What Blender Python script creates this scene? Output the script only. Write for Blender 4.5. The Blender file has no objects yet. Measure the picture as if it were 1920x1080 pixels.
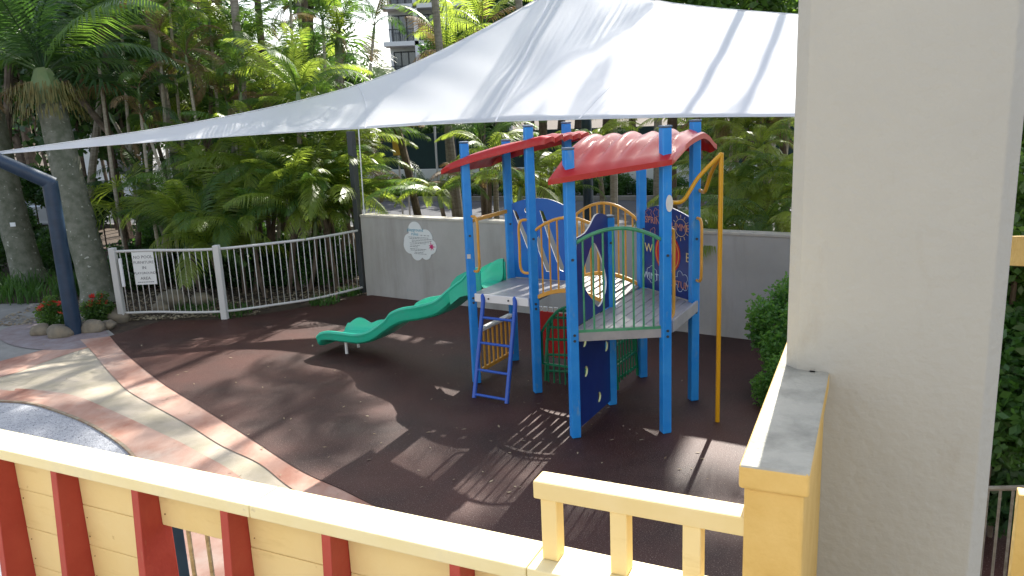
import bpy, bmesh, math, random
from mathutils import Vector, Matrix, Euler, noise
R = math.radians
sc = bpy.context.scene
col = sc.collection
rnd = random.Random(7)

# ------------------------------------------------------------------ camera
F_PX, CAM_H = 1500.0, 3.4
vp = Vector((290.0, 6660.0))
ROLL = math.atan2(vp.x, vp.y)
PITCH = math.atan(F_PX / vp.length)
fw = Vector((0, math.cos(PITCH), -math.sin(PITCH)))
r0 = Vector((1, 0, 0)); u0 = r0.cross(fw)
rt = math.cos(ROLL) * r0 - math.sin(ROLL) * u0
up = math.sin(ROLL) * r0 + math.cos(ROLL) * u0
CP = Vector((0, 0, CAM_H))
cam = bpy.data.cameras.new('camera'); camo = bpy.data.objects.new('camera', cam); col.objects.link(camo)
cam.sensor_width = 36; cam.lens = 36 * F_PX / 1920; cam.clip_start = .05; cam.clip_end = 600
m = Matrix((rt, up, -fw)).transposed().to_4x4(); m.translation = CP
camo.matrix_world = m
sc.camera = camo
cam.dof.use_dof = False

# ------------------------------------------------------------------ light
SUN_AZ, SUN_EL = 66.5, 38.5            # azimuth of the sun counted from +X towards +Y
w = bpy.data.worlds.new('World'); sc.world = w; w.use_nodes = True
nt = w.node_tree; bg = nt.nodes['Background']
sk = nt.nodes.new('ShaderNodeTexSky'); sk.sky_type = 'NISHITA'; sk.sun_disc = False
sk.sun_elevation = R(SUN_EL); sk.sun_rotation = R(90 - SUN_AZ)
sk.air_density = 1.0; sk.dust_density = 1.5; sk.ozone_density = 1.0
hs_ = nt.nodes.new('ShaderNodeHueSaturation'); hs_.inputs['Saturation'].default_value = .55
nt.links.new(sk.outputs[0], hs_.inputs['Color']); nt.links.new(hs_.outputs[0], bg.inputs[0]); bg.inputs[1].default_value = .14
sl = bpy.data.lights.new('sun', 'SUN'); so = bpy.data.objects.new('sun', sl); col.objects.link(so)
sl.energy = 5.0; sl.angle = R(.5); sl.color = (1, .95, .86)
sd = Vector((math.cos(R(SUN_AZ)) * math.cos(R(SUN_EL)), math.sin(R(SUN_AZ)) * math.cos(R(SUN_EL)), math.sin(R(SUN_EL))))
so.rotation_euler = sd.to_track_quat('Z', 'Y').to_euler(); so.location = sd * 40
sc.view_settings.view_transform = 'Standard'; sc.view_settings.look = 'None'
sc.view_settings.gamma = 1; sc.view_settings.use_curve_mapping = False
sc.view_settings.exposure = 1.3
sc.render.engine = 'CYCLES'
sc.cycles.max_bounces = 8; sc.cycles.transparent_max_bounces = 8

# ------------------------------------------------------------------ survey helpers (photo pixel -> real place)
def ray(x, y): return (fw * F_PX + rt * (x - 960) - up * (y - 540)) / F_PX
def gp(x, y, z=0.0):
    d = ray(x, y); return CP + d * ((z - CAM_H) / d.z)
def dp(x, y, Y):
    d = ray(x, y); return CP + d * (Y / d.y)
def onp(x, y, P, Q):                    # point on the vertical plane through P and Q -> (u, z)
    U = Vector((Q[0] - P[0], Q[1] - P[1], 0)).normalized(); N = Vector((-U.y, U.x, 0))
    d = ray(x, y); t = N.dot(Vector((P[0], P[1], 0)) - CP) / N.dot(d)
    p = CP + d * t
    return ((p - Vector((P[0], P[1], 0))).dot(U), p.z)

# ------------------------------------------------------------------ materials
def mat(name, c, rough=.6, spec=.5, metal=0, c2=None, scale=8, lo=.35, hi=.65, bump=0, bscale=60, coords='Object',
        transl=None, coat=0, speck=None, detail=6, stretch=None, stain=None):
    M = bpy.data.materials.new(name); M.use_nodes = True
    N = M.node_tree; L = N.links; b = N.nodes['Principled BSDF']
    b.inputs['Roughness'].default_value = rough; b.inputs['Metallic'].default_value = metal
    b.inputs['Specular IOR Level'].default_value = spec; b.inputs['Coat Weight'].default_value = coat
    b.inputs['Base Color'].default_value = (*c, 1)
    tc = N.nodes.new('ShaderNodeTexCoord')
    src = tc.outputs[coords]
    if coords == 'World':
        pass
    if stretch:
        mp = N.nodes.new('ShaderNodeMapping'); mp.inputs['Scale'].default_value = stretch
        L.new(src, mp.inputs[0]); src = mp.outputs[0]
    out = None
    if c2:
        n = N.nodes.new('ShaderNodeTexNoise'); n.inputs['Scale'].default_value = scale; n.inputs['Detail'].default_value = detail
        n.inputs['Roughness'].default_value = .6
        L.new(src, n.inputs['Vector'])
        r = N.nodes.new('ShaderNodeValToRGB'); r.color_ramp.elements[0].position = lo; r.color_ramp.elements[1].position = hi
        r.color_ramp.elements[0].color = (*c, 1); r.color_ramp.elements[1].color = (*c2, 1)
        L.new(n.outputs['Fac'], r.inputs[0]); out = r.outputs[0]
    if speck:                            # (colour, scale, threshold)
        v = N.nodes.new('ShaderNodeTexNoise'); v.inputs['Scale'].default_value = speck[1]; v.inputs['Detail'].default_value = 2
        L.new(src, v.inputs['Vector'])
        r = N.nodes.new('ShaderNodeValToRGB'); r.color_ramp.elements[0].position = speck[2]; r.color_ramp.elements[1].position = min(1, speck[2] + .08)
        r.color_ramp.elements[0].color = (0, 0, 0, 1); r.color_ramp.elements[1].color = (1, 1, 1, 1)
        L.new(v.outputs['Fac'], r.inputs[0])
        mx = N.nodes.new('ShaderNodeMix'); mx.data_type = 'RGBA'
        L.new(r.outputs[0], mx.inputs[0])
        if out: L.new(out, mx.inputs[6])
        else: mx.inputs[6].default_value = (*c, 1)
        mx.inputs[7].default_value = (*speck[0], 1); out = mx.outputs[2]
    if stain:                            # (colour, mapping scale, lo, hi): drips, scuffs, worn patches
        mp = N.nodes.new('ShaderNodeMapping'); mp.inputs['Scale'].default_value = stain[1]; L.new(tc.outputs['Object'], mp.inputs[0])
        v = N.nodes.new('ShaderNodeTexNoise'); v.inputs['Scale'].default_value = 1; v.inputs['Detail'].default_value = 8; v.inputs['Roughness'].default_value = .65
        L.new(mp.outputs[0], v.inputs['Vector'])
        r = N.nodes.new('ShaderNodeMapRange'); r.inputs[1].default_value = stain[2]; r.inputs[2].default_value = stain[3]; r.clamp = True
        L.new(v.outputs['Fac'], r.inputs[0])
        mx = N.nodes.new('ShaderNodeMix'); mx.data_type = 'RGBA'; L.new(r.outputs[0], mx.inputs[0])
        if out: L.new(out, mx.inputs[6])
        else: mx.inputs[6].default_value = (*c, 1)
        mx.inputs[7].default_value = (*stain[0], 1); out = mx.outputs[2]
    if out: L.new(out, b.inputs['Base Color'])
    if bump:
        n = N.nodes.new('ShaderNodeTexNoise'); n.inputs['Scale'].default_value = bscale; n.inputs['Detail'].default_value = 4
        L.new(src, n.inputs['Vector'])
        bp = N.nodes.new('ShaderNodeBump'); bp.inputs['Strength'].default_value = bump; bp.inputs['Distance'].default_value = .01
        L.new(n.outputs['Fac'], bp.inputs['Height']); L.new(bp.outputs[0], b.inputs['Normal'])
    if transl:                           # (colour, weight)
        t = N.nodes.new('ShaderNodeBsdfTranslucent'); t.inputs[0].default_value = (*transl[0], 1)
        ms = N.nodes.new('ShaderNodeMixShader'); ms.inputs[0].default_value = transl[1]
        L.new(b.outputs[0], ms.inputs[1]); L.new(t.outputs[0], ms.inputs[2])
        L.new(ms.outputs[0], N.nodes['Material Output'].inputs[0])
    return M

blue = mat('blue_paint', (.012, .24, .72), .4, c2=(.03, .29, .76), scale=5, bump=.03, bscale=30, stain=((.16, .33, .55), (14, 14, 5), .58, .8))
capb = mat('post_cap_blue', (.05, .13, .24), .6, c2=(.16, .2, .24), scale=20)
navy = mat('navy_plastic', (.004, .022, .16), .35, c2=(.008, .035, .2), scale=4)
panelblue = mat('blue_plastic', (.008, .12, .5), .38, c2=(.012, .15, .56), scale=3)
edgew = mat('white_plastic_core', (.75, .74, .7), .5)
yellow = mat('yellow_paint', (.62, .3, .03), .35, c2=(.7, .36, .06), scale=12)
poley = mat('yellow_pole_paint', (.66, .33, .01), .3)
greenp = mat('green_paint', (.045, .26, .12), .4, c2=(.09, .33, .18), scale=9)
dgreen = mat('dark_green_paint', (.008, .17, .075), .3)
bluet = mat('blue_tube_paint', (.025, .10, .48), .35, stain=((.2, .26, .4), (20, 20, 20), .62, .75))
red = mat('red_plastic', (.38, .010, .008), .3, c2=(.48, .022, .018), scale=3, lo=.3, hi=.8, bump=.05, bscale=12, spec=.35, stain=((.42, .07, .06), (5, 5, 5), .55, .8))
slideg = mat('green_plastic', (.016, .45, .28), .38, c2=(.03, .52, .34), scale=2.5, stain=((.06, .42, .3), (3, 9, 9), .5, .8))
redp = mat('red_panel', (.5, .012, .01), .4)
deckg = mat('grey_deck', (.3, .3, .31), .45, c2=(.38, .37, .37), scale=6, bump=.1, bscale=150)
slatw = mat('slat_white', (.55, .52, .46), .5, c2=(.36, .33, .28), scale=7)
whitep = mat('white_paint', (.7, .7, .68), .5, c2=(.6, .6, .58), scale=10)
steel = mat('galvanised_steel', (.5, .5, .5), .4, metal=.8)
capw = mat('white_cap', (.75, .76, .76), .5)
rubber = mat('rubber', (.024, .0082, .0065), .6, spec=.34, c2=(.075, .022, .015), scale=.55, lo=.35, hi=.7, bump=.5, bscale=90, speck=((.2, .145, .12), 95, .61), stain=((.085, .045, .035), (.8, .8, .8), .55, .85))
M_ = rubber.node_tree                    # faded dusty drifts over the rubber
terra = mat('terracotta_concrete', (.30, .13, .085), .8, c2=(.46, .30, .235), scale=1.6, lo=.35, hi=.62, bump=.2, bscale=120, detail=9, stretch=(1, .5, 1), stain=((.46, .40, .34), (1.1, 1.1, 1.1), .5, .8))
beige = mat('beige_concrete', (.33, .29, .21), .85, c2=(.44, .38, .3), scale=2.2, bump=.25, bscale=160, detail=9)
greyc = mat('grey_concrete', (.2, .19, .18), .85, c2=(.28, .27, .25), scale=1.5, bump=.2, bscale=90)
pebble = mat('pebble_concrete', (.33, .34, .37), .8, c2=(.43, .44, .47), scale=14, bump=1, bscale=70, speck=((.03, .032, .045), 55, .6))
edgec = mat('edge_trim', (.26, .16, .1), .8, c2=(.3, .27, .2), scale=9)
wallm = mat('wall_render', (.36, .345, .31), .85, c2=(.42, .40, .37), scale=1.3, bump=.2, bscale=50, detail=9, stain=((.25, .235, .2), (2.2, 2.2, .35), .5, .85))
colm = mat('column_render', (.345, .35, .34), .85, c2=(.385, .39, .375), scale=1.2, bump=.45, bscale=38, stain=((.30, .285, .245), (9, 9, 3), .6, .9))
yw = mat('yellow_wall_paint', (.74, .57, .26), .65, c2=(.77, .62, .32), scale=3, bump=.2, bscale=40, speck=((.45, .3, .1), 30, .74), stain=((.52, .36, .13), (3, 3, 14), .56, .85))
ycap = mat('pale_yellow_cap', (.76, .66, .36), .6, c2=(.79, .71, .46), scale=4, bump=.12, bscale=50, speck=((.5, .43, .28), 30, .73), stain=((.55, .5, .34), (4, 4, 4), .55, .85))
ypil = mat('ochre_pillar_paint', (.58, .38, .11), .7, c2=(.64, .44, .15), scale=9, bump=.5, bscale=35)
ctop = mat('weathered_cap_concrete', (.42, .41, .36), .85, c2=(.22, .22, .19), scale=7, lo=.45, hi=.7, bump=.5, bscale=60, detail=10)
redr = mat('red_rib_paint', (.36, .04, .028), .5, c2=(.42, .06, .04), scale=6, bump=.2, bscale=40, stain=((.4, .14, .08), (30, 30, 9), .66, .8))
road_m = mat('asphalt', (.035, .037, .048), .85, c2=(.05, .052, .062), scale=.8, bump=.3, bscale=80)
pathm = mat('pale_footpath', (.42, .4, .36), .8, c2=(.5, .48, .43), scale=3)
soil = mat('mulch_soil', (.035, .022, .014), .95, c2=(.075, .05, .03), scale=7, bump=1, bscale=40, detail=10, speck=((.14, .1, .06), 35, .66))
bark = mat('palm_bark', (.16, .135, .1), .85, c2=(.27, .245, .2), scale=5, bump=.6, bscale=20, stretch=(1, 1, 4))
barkm = mat('mossy_bark', (.09, .10, .065), .9, c2=(.18, .18, .14), scale=6, bump=.8, bscale=30, speck=((.42, .42, .36), 13, .66))
barkd = mat('brown_bark', (.07, .05, .035), .9, c2=(.15, .11, .08), scale=6, bump=.6, bscale=25)
barkp = mat('pale_bark', (.34, .29, .22), .8, c2=(.46, .42, .34), scale=7, bump=.4, bscale=30, stretch=(1, 1, 3))
shaft = mat('crownshaft', (.10, .17, .06), .5, c2=(.16, .2, .08), scale=5)
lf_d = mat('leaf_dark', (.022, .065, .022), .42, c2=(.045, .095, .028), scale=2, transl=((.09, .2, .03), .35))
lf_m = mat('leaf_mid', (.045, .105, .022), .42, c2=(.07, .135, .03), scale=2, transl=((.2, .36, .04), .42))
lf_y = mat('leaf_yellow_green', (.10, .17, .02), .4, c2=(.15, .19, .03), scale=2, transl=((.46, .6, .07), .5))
lf_b = mat('leaf_dead', (.16, .1, .045), .7, c2=(.22, .15, .08), scale=3, transl=((.3, .2, .08), .3))
lf_s = mat('leaf_shrub', (.02, .07, .012), .45, c2=(.05, .12, .02), scale=3, transl=((.12, .28, .03), .35))
fruit = mat('palm_fruit', (.16, .12, .02), .6, c2=(.09, .1, .02), scale=8)
redf = mat('red_flower', (.55, .03, .02), .5)
rockm = mat('rock', (.13, .115, .09), .9, c2=(.24, .2, .14), scale=4, bump=1, bscale=14, detail=10)
postd = mat('dark_blue_steel', (.012, .03, .06), .4, c2=(.02, .045, .085), scale=6)
postg = mat('dark_grey_steel', (.05, .055, .06), .5)
fencew = mat('off_white_powder_coat', (.56, .55, .52), .45)
fabric = mat('white_shade_cloth', (.88, .88, .89), .9, spec=.1, transl=((.85, .86, .88), .42), bump=.1, bscale=300)
darkf = mat('dark_green_screen', (.004, .022, .022), .8, c2=(.008, .032, .03), scale=1.2)
bw = mat('white_building_paint', (.62, .63, .63), .7, c2=(.7, .7, .7), scale=.3)
glass = mat('dark_glass', (.06, .07, .08), .12, spec=.8)
dframe = mat('dark_frame', (.02, .022, .025), .5)
signw = mat('sign_white', (.7, .71, .68), .5)
ink = mat('sign_ink', (.1, .1, .11), .7)
inkb = mat('blue_ink', (.05, .3, .42), .6)
inkp = mat('pink_ink', (.55, .02, .14), .6)
grassm = mat('grass', (.03, .09, .015), .7, c2=(.06, .13, .02), scale=5, transl=((.1, .25, .03), .3))
signy = mat('ochre_sign_back', (.45, .28, .03), .5)
cary = mat('silver_car_paint', (.3, .33, .36), .3, metal=.4, coat=.5)
tyre = mat('tyre_rubber', (.015, .015, .015), .8)

# ------------------------------------------------------------------ mesh helpers
class MB:
    def __init__(s): s.v = []; s.f = []
    def add(s, vs, fs):
        o = len(s.v); s.v += [tuple(v) for v in vs]; s.f += [tuple(i + o for i in f) for f in fs]
        return s
    def frame(s, c, X, Y, Z, sx, sy, sz):
        c = Vector(c); vs = [c + X * (a * sx / 2) + Y * (b * sy / 2) + Z * (d * sz / 2) for a in (-1, 1) for b in (-1, 1) for d in (-1, 1)]
        return s.add(vs, [(0, 1, 3, 2), (4, 6, 7, 5), (0, 4, 5, 1), (2, 3, 7, 6), (0, 2, 6, 4), (1, 5, 7, 3)])
    def box(s, c, size, rz=0):
        return s.frame(c, Vector((math.cos(rz), math.sin(rz), 0)), Vector((-math.sin(rz), math.cos(rz), 0)), Vector((0, 0, 1)), *size)
    def beam(s, p, q, wd, ht, upv=(0, 0, 1)):
        p, q = Vector(p), Vector(q); X = (q - p).normalized(); U = Vector(upv)
        Y = U.cross(X)
        if Y.length < 1e-4: Y = Vector((0, 1, 0)).cross(X)
        Y.normalize(); Z = X.cross(Y)
        return s.frame((p + q) / 2, X, Y, Z, (q - p).length, wd, ht)
    def tube(s, pts, r, n=8, caps=True):
        pts = [Vector(p) for p in pts]; rs = r if isinstance(r, (list, tuple)) else [r] * len(pts)
        rings = []; A = None
        for i, p in enumerate(pts):
            t = (pts[min(i + 1, len(pts) - 1)] - pts[max(i - 1, 0)]).normalized()
            if A is None:
                A = t.orthogonal().normalized()
            A = (A - t * A.dot(t)).normalized(); B = t.cross(A)
            rings.append([p + (A * math.cos(a) + B * math.sin(a)) * rs[i] for a in [2 * math.pi * k / n for k in range(n)]])
        vs = [v for g in rings for v in g]; fs = []
        for i in range(len(pts) - 1):
            for k in range(n):
                fs.append((i * n + k, i * n + (k + 1) % n, (i + 1) * n + (k + 1) % n, (i + 1) * n + k))
        if caps: fs += [tuple(range(n - 1, -1, -1)), tuple((len(pts) - 1) * n + k for k in range(n))]
        return s.add(vs, fs)
    def prism(s, poly, z0, z1):
        n = len(poly); vs = [(p[0], p[1], z0) for p in poly] + [(p[0], p[1], z1) for p in poly]
        return s.add(vs, [tuple(range(n - 1, -1, -1)), tuple(range(n, 2 * n))] + [(i, (i + 1) % n, n + (i + 1) % n, n + i) for i in range(n)])
    def mesh(s, name, mats, smooth=False):
        me = bpy.data.meshes.new(name); me.from_pydata(s.v, [], s.f)
        for M in (mats if isinstance(mats, (list, tuple)) else [mats]): me.materials.append(M)
        if smooth:
            me.polygons.foreach_set('use_smooth', [True] * len(me.polygons))
        me.update(); return me

def root_loc(p):
    while p.parent: p = p.parent
    return Vector(p.location)
def link(name, me, parent=None, loc=None):
    o = bpy.data.objects.new(name, me); col.objects.link(o)
    if parent: o.parent = parent
    if loc is not None: o.location = loc
    return o
def build(mb, name, mats, parent=None, smooth=False, bevel=0, seg=2):
    """link a mesh given in world coordinates; under a parent it is shifted to the thing's base"""
    if parent is not None:
        r = root_loc(parent); mb.v = [(v[0] - r.x, v[1] - r.y, v[2] - r.z) for v in mb.v]
    me = mb.mesh(name, mats, smooth)
    if smooth: 
        try: me.set_sharp_from_angle(angle=R(40))
        except Exception: pass
    o = link(name, me, parent)
    if bevel:
        b = o.modifiers.new('bevel', 'BEVEL'); b.width = bevel; b.segments = seg; b.limit_method = 'ANGLE'; b.angle_limit = R(40)
    return o
def tag(o, label=None, cat=None, group=None, kind=None):
    if label: o['label'] = label
    if cat: o['category'] = cat
    if group: o['group'] = group
    if kind: o['kind'] = kind
    return o
def thing(name, label, cat, loc, group=None):
    o = bpy.data.objects.new(name, None); col.objects.link(o); o.location = loc; o.empty_display_size = .1
    return tag(o, label, cat, group)
def struct(mb, name, mats, smooth=False, **k):
    return tag(build(mb, name, mats, None, smooth, **k), kind='structure')
def curve_obj(name, splines, mats, parent, P, U, z0, thick, off=0, res=1, body=None, size=.1, align='CENTER', bev=0, edge=True):
    """flat shape (with holes) or text lying in the vertical plane through P along U"""
    if body is None:
        c = bpy.data.curves.new('c', 'CURVE'); c.dimensions = '2D'; c.fill_mode = 'BOTH'
        for sp in splines:
            q = c.splines.new('POLY'); q.points.add(len(sp) - 1)
            for i, (a, b) in enumerate(sp): q.points[i].co = (a, b, 0, 1)
            q.use_cyclic_u = True
    else:
        c = bpy.data.curves.new('c', 'FONT'); c.body = body; c.size = size; c.align_x = align; c.align_y = 'CENTER'
        c.resolution_u = 2
    c.extrude = thick / 2; c.bevel_depth = 0
    t = bpy.data.objects.new('t', c); col.objects.link(t)
    dg = bpy.context.evaluated_depsgraph_get(); dg.update()
    me = bpy.data.meshes.new_from_object(t.evaluated_get(dg))
    bpy.data.objects.remove(t); bpy.data.curves.remove(c)
    U = Vector((U[0], U[1], 0)).normalized(); Z = Vector((0, 0, 1)); N = U.cross(Z)
    r = root_loc(parent) if parent is not None else Vector()
    base = Vector((P[0], P[1], z0)) + N * off - r
    me.materials.clear()
    for M in mats: me.materials.append(M)
    for p in me.polygons: p.material_index = 1 if (len(mats) > 1 and abs(p.normal.z) < .5) else 0; p.use_smooth = False
    mm = Matrix((U, Z, N)).transposed().to_4x4(); mm.translation = base
    me.transform(mm); me.name = name; me.update()
    return link(name, me, parent)
def smooth_line(pts, n=6):
    out = []
    P = [Vector(p) for p in pts]
    for i in range(len(P) - 1):
        a = P[max(i - 1, 0)]; b = P[i]; c = P[i + 1]; d = P[min(i + 2, len(P) - 1)]
        for k in range(n):
            t = k / n
            out.append(.5 * ((2 * b) + (c - a) * t + (2 * a - 5 * b + 4 * c - d) * t * t + (3 * b - a - 3 * c + d) * t ** 3))
    out.append(P[-1]); return out

# ================================================================== GROUND
def sheet(poly, z, name, m):
    mb = MB(); n = len(poly); mb.add([(p[0], p[1], z) for p in poly], [tuple(range(n))])
    return struct(mb, name, m)
gnd = MB(); G = 300; st = 12
gnd.add([(-G, -60, -.03), (G, -60, -.03), (G, 400, -.03), (-G, 400, -.03)], [(0, 1, 2, 3)])
struct(gnd, 'ground', soil)

rub_edge = [(p.x, p.y) for p in smooth_line([gp(*q) for q in [(206, 630), (235, 662), (300, 715), (380, 765), (470, 822), (560, 880), (640, 917), (700, 947), (780, 985), (900, 1060)]])]
rub_edge += [(1.2, 3.6), (6.5, 1.0), (8, 8.2), (3.85, 10.78)]
wallA, wallB = Vector((-2.82, 15.12, 0)), Vector((6.5, 9.0, 0))
back = [(-2.7, 15.02), (-3.0, 14.95), (-3.575, 14.4), (-4.258, 13.98), (-4.965, 13.60), (-5.593, 13.66), (-6.2, 13.72)]
sheet(rub_edge + back[:1] + back[1:], .0, 'rubber_surface', rubber)
inner = [(p.x, p.y) for p in smooth_line([gp(*q) for q in [(150, 636), (175, 661), (194, 685), (222, 715), (250, 738), (344, 790), (417, 835), (485, 867), (546, 914), (640, 965)]])]
edge_only = rub_edge[:-4]
def strip(a, b): return a + b[::-1]
sheet(strip(edge_only, inner + [(gp(760, 1040).x, gp(760, 1040).y)]), -.006, 'paving_band', terra)
b2top = [(p.x, p.y) for p in smooth_line([gp(*q) for q in [(-220, 690), (0, 729), (36, 727), (130, 738), (200, 764), (305, 812), (361, 840), (470, 910), (600, 1100)]])]
b2bot = [(p.x, p.y) for p in smooth_line([gp(*q) for q in [(-220, 745), (0, 752), (56, 756), (97, 767), (153, 788), (194, 810), (236, 840), (268, 880), (292, 930), (320, 1100)]])]
b3top = [(p.x, p.y) for p in smooth_line([gp(*q) for q in [(-220, 735), (0, 676), (60, 660), (110, 648), (160, 638), (206, 629)]])]
b3bot = [(p.x, p.y) for p in smooth_line([gp(*q) for q in [(-220, 760), (0, 706), (60, 686), (110, 668), (160, 652), (206, 640)]])]
sheet(strip(b2top, b2bot), -.010, 'paving_band', terra)
sheet(strip(b3top, b3bot), -.010, 'paving_band', terra)
pan = [(gp(*q).x, gp(*q).y) for q in [(-220, 735), (0, 676), (110, 648), (206, 629), (300, 700), (560, 860), (760, 1040), (560, 1079), (380, 1010), (236, 842), (97, 768), (-220, 748)]]
sheet(pan, -.015, 'path', beige)
sheet([(gp(*q).x, gp(*q).y) for q in [(-220, 745), (0, 752), (56, 756), (97, 767), (153, 788), (194, 810), (236, 840), (268, 880), (292, 930), (320, 1100), (330, 1500), (-600, 1500)]], -.012, 'pebble_paving', pebble)
mb = MB()
kb = [Vector((p[0], p[1], -.005)) for p in b2bot]
for a, b in zip(kb, kb[1:]): mb.beam(a, b + (b - a).normalized() * .004, .035, .03)
struct(mb, 'path_edging', edgec)
sheet([(gp(*q).x, gp(*q).y) for q in [(-500, 560), (0, 568), (90, 566), (170, 590), (215, 626), (110, 650), (0, 690), (-500, 800)]], -.02, 'concrete_path', greyc)
mb = MB()                                # oval apron around the rock bed
ov = [gp(100 + 104 * math.cos(a), 628 + 27 * math.sin(a)) for a in [2 * math.pi * k / 40 for k in range(40)]]
sheet([(p.x, p.y) for p in ov], -.009, 'bed_apron', mat('apron_concrete', (.2, .15, .15), .85, c2=(.27, .24, .25), scale=4))
# street behind the wall
def band(y0, y1, s, z, name, m, x0=-60, x1=60):
    mb = MB(); mb.add([(x0, y0 + s * x0, z), (x1, y0 + s * x1, z), (x1, y1 + s * x1, z), (x0, y1 + s * x1 * 0 + s * x0, z)], [(0, 1, 2, 3)])
    return struct(mb, name, m)
SR = -.36
band(22.6, 30.2, SR, -.018, 'road', road_m)
band(19.6, 22.5, SR, .03, 'footpath', pathm, x0=3.4)
mb = MB(); mb.beam((-60, 22.55 - SR * 60, .03), (60, 22.55 + SR * 60, .03), .14, .12); struct(mb, 'kerb', greyc)
mb = MB(); mb.beam((-60, 30.3 - SR * 60, .05), (60, 30.3 + SR * 60, .05), .16, .18); struct(mb, 'kerb', greyc)

# ================================================================== PLAYGROUND WALL
wd = (wallB - wallA).normalized(); wn = Vector((-wd.y, wd.x, 0))
w0 = thing('boundary_wall', 'low grey rendered wall closing the playground along the street', 'wall', wallA)
mb = MB(); L_ = (wallB - wallA).length
mb.beam(wallA + wn * .1 + Vector((0, 0, .74)), wallB + wn * .1 + Vector((0, 0, .74)), .2, 1.54)
build(mb, 'wall_body', wallm, w0, bevel=.01)
mb = MB(); mb.beam(wallA + wn * .1 + Vector((0, 0, 1.53)), wallB + wn * .1 + Vector((0, 0, 1.53)), .225, .045)
build(mb, 'wall_coping', mat('coping_render', (.5, .46, .38), .8, c2=(.4, .37, .32), scale=6), w0, bevel=.008)

# cloud sign on the wall
def cloud(cx, cz, s):
    blobs = [(-.14, .25, .19), (.15, .09, .19), (.27, -.1, .17), (.13, -.25, .15), (-.12, -.27, .16), (-.3, -.1, .19), (-.3, .0, .17), (0, 0, .28), (-.12, .1, .2)]
    pts = []
    for k in range(96):
        a = 2 * math.pi * k / 96; d = Vector((math.cos(a), math.sin(a))); best = .1
        for (x, y, r) in blobs:
            c = Vector((x, y)); b = d.dot(c); q = b * b - c.length_squared + r * r
            if q >= 0: best = max(best, b + math.sqrt(q))
        pts.append((cx + d.x * best * s, cz + d.y * best * s))
    return pts
cu, cz = onp(789, 453, wallA, wallB)
sg = thing('cloud_sign', 'white cloud-shaped playground rules sign with a pink figure on the grey wall', 'sign', wallA + wd * cu + Vector((0, 0, cz)))
curve_obj('sign_board', [cloud(cu, cz, .82)], [signw], sg, wallA, wd, 0, .008, off=.006)
N0 = .0125
curve_obj('heading', None, [inkb], sg, wallA + wd * (cu - .11), wd, cz + .21, .001, off=N0, body='playground', size=.085)
curve_obj('heading', None, [inkb], sg, wallA + wd * (cu - .12), wd, cz + .135, .001, off=N0, body='rules', size=.085)
curve_obj('heading', None, [ink], sg, wallA + wd * (cu + .1), wd, cz + .12, .001, off=N0, body='- no - no - no', size=.04)
mb = MB(); r2 = random.Random(3)
for i, (z, a, b) in enumerate([(.075, -.27, .2), (.05, -.25, .28), (.02, -.2, .27), (-.01, -.2, .2), (-.035, -.25, .12), (-.07, -.24, -.02), (-.1, -.25, -.06), (-.14, -.25, .13), (-.165, -.24, .08), (-.2, -.15, .05), (-.225, -.16, .12)]):
    x = a
    while x < b:
        l = r2.uniform(.02, .06); x2 = min(x + l, b)
        mb.beam(wallA + wd * (cu + x) - wn * N0 + Vector((0, 0, cz + z)), wallA + wd * (cu + x2) - wn * N0 + Vector((0, 0, cz + z)), .001, .008)
        x = x2 + .012
tag(build(mb, 'small_print', ink, sg))
star = []
for k in range(14):
    a = 2 * math.pi * k / 14; rr = .075 if k % 2 == 0 else .03
    if k in (0, 4): rr = .1
    star.append((cu + .25 + rr * math.cos(a), cz - .08 + rr * math.sin(a)))
curve_obj('pink_figure', [star], [inkp], sg, wallA, wd, 0, .001, off=N0)

# ================================================================== PLAY STRUCTURE
P = dict(A=(-.50, 9.71), B=(0, 10.58), C=(.26, 9.26), D=(.60, 7.86), E=(1.10, 8.76), F=(1.61, 9.66), G=(1.55, 7.88), H=(2.05, 8.78), I=(.76, 10.14))
TOP = dict(A=3.03, B=3.0, C=3.2, D=3.0, E=2.2, F=3.0, G=3.17, H=3.19, I=3.2)
V = {k: Vector((*v, 0)) for k, v in P.items()}
ps = thing('play_structure', 'blue playground climbing frame with red wavy roofs, grey decks and green slide on rubber', 'climbing frame', (.9, 9.2, 0))
for k in P:
    mb = MB(); mb.box((V[k].x, V[k].y, TOP[k] / 2 - .01), (.098, .098, TOP[k] - .02), R(15 if k not in 'CABI' else 15))
    p = build(mb, 'post', blue, ps, bevel=.012, seg=3)
    mb = MB(); mb.box((V[k].x, V[k].y, TOP[k] - .008), (.104, .104, .022), R(15)); build(mb, 'post_cap', capb, p, bevel=.006)
DZ = 1.17
bolt_me = MB().tube([(0, 0, 0), (0, -.012, 0)], .014, 8).mesh('bolt', postg)
for k in P:
    for z in (1.06, 1.12, 1.9):
        if z < TOP[k]:
            o = link('bolt', bolt_me, ps, Vector((V[k].x, V[k].y, z)) - Vector((.9, 9.2, 0)) + Vector((math.sin(R(15)) * .05, -math.cos(R(15)) * .05, 0))); o.rotation_euler = (0, 0, R(15))
def inset(poly, d):
    c = sum((Vector(p) for p in poly), Vector((0, 0))) / len(poly); return [tuple(c + (Vector(p) - c) * d) for p in poly]
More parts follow.
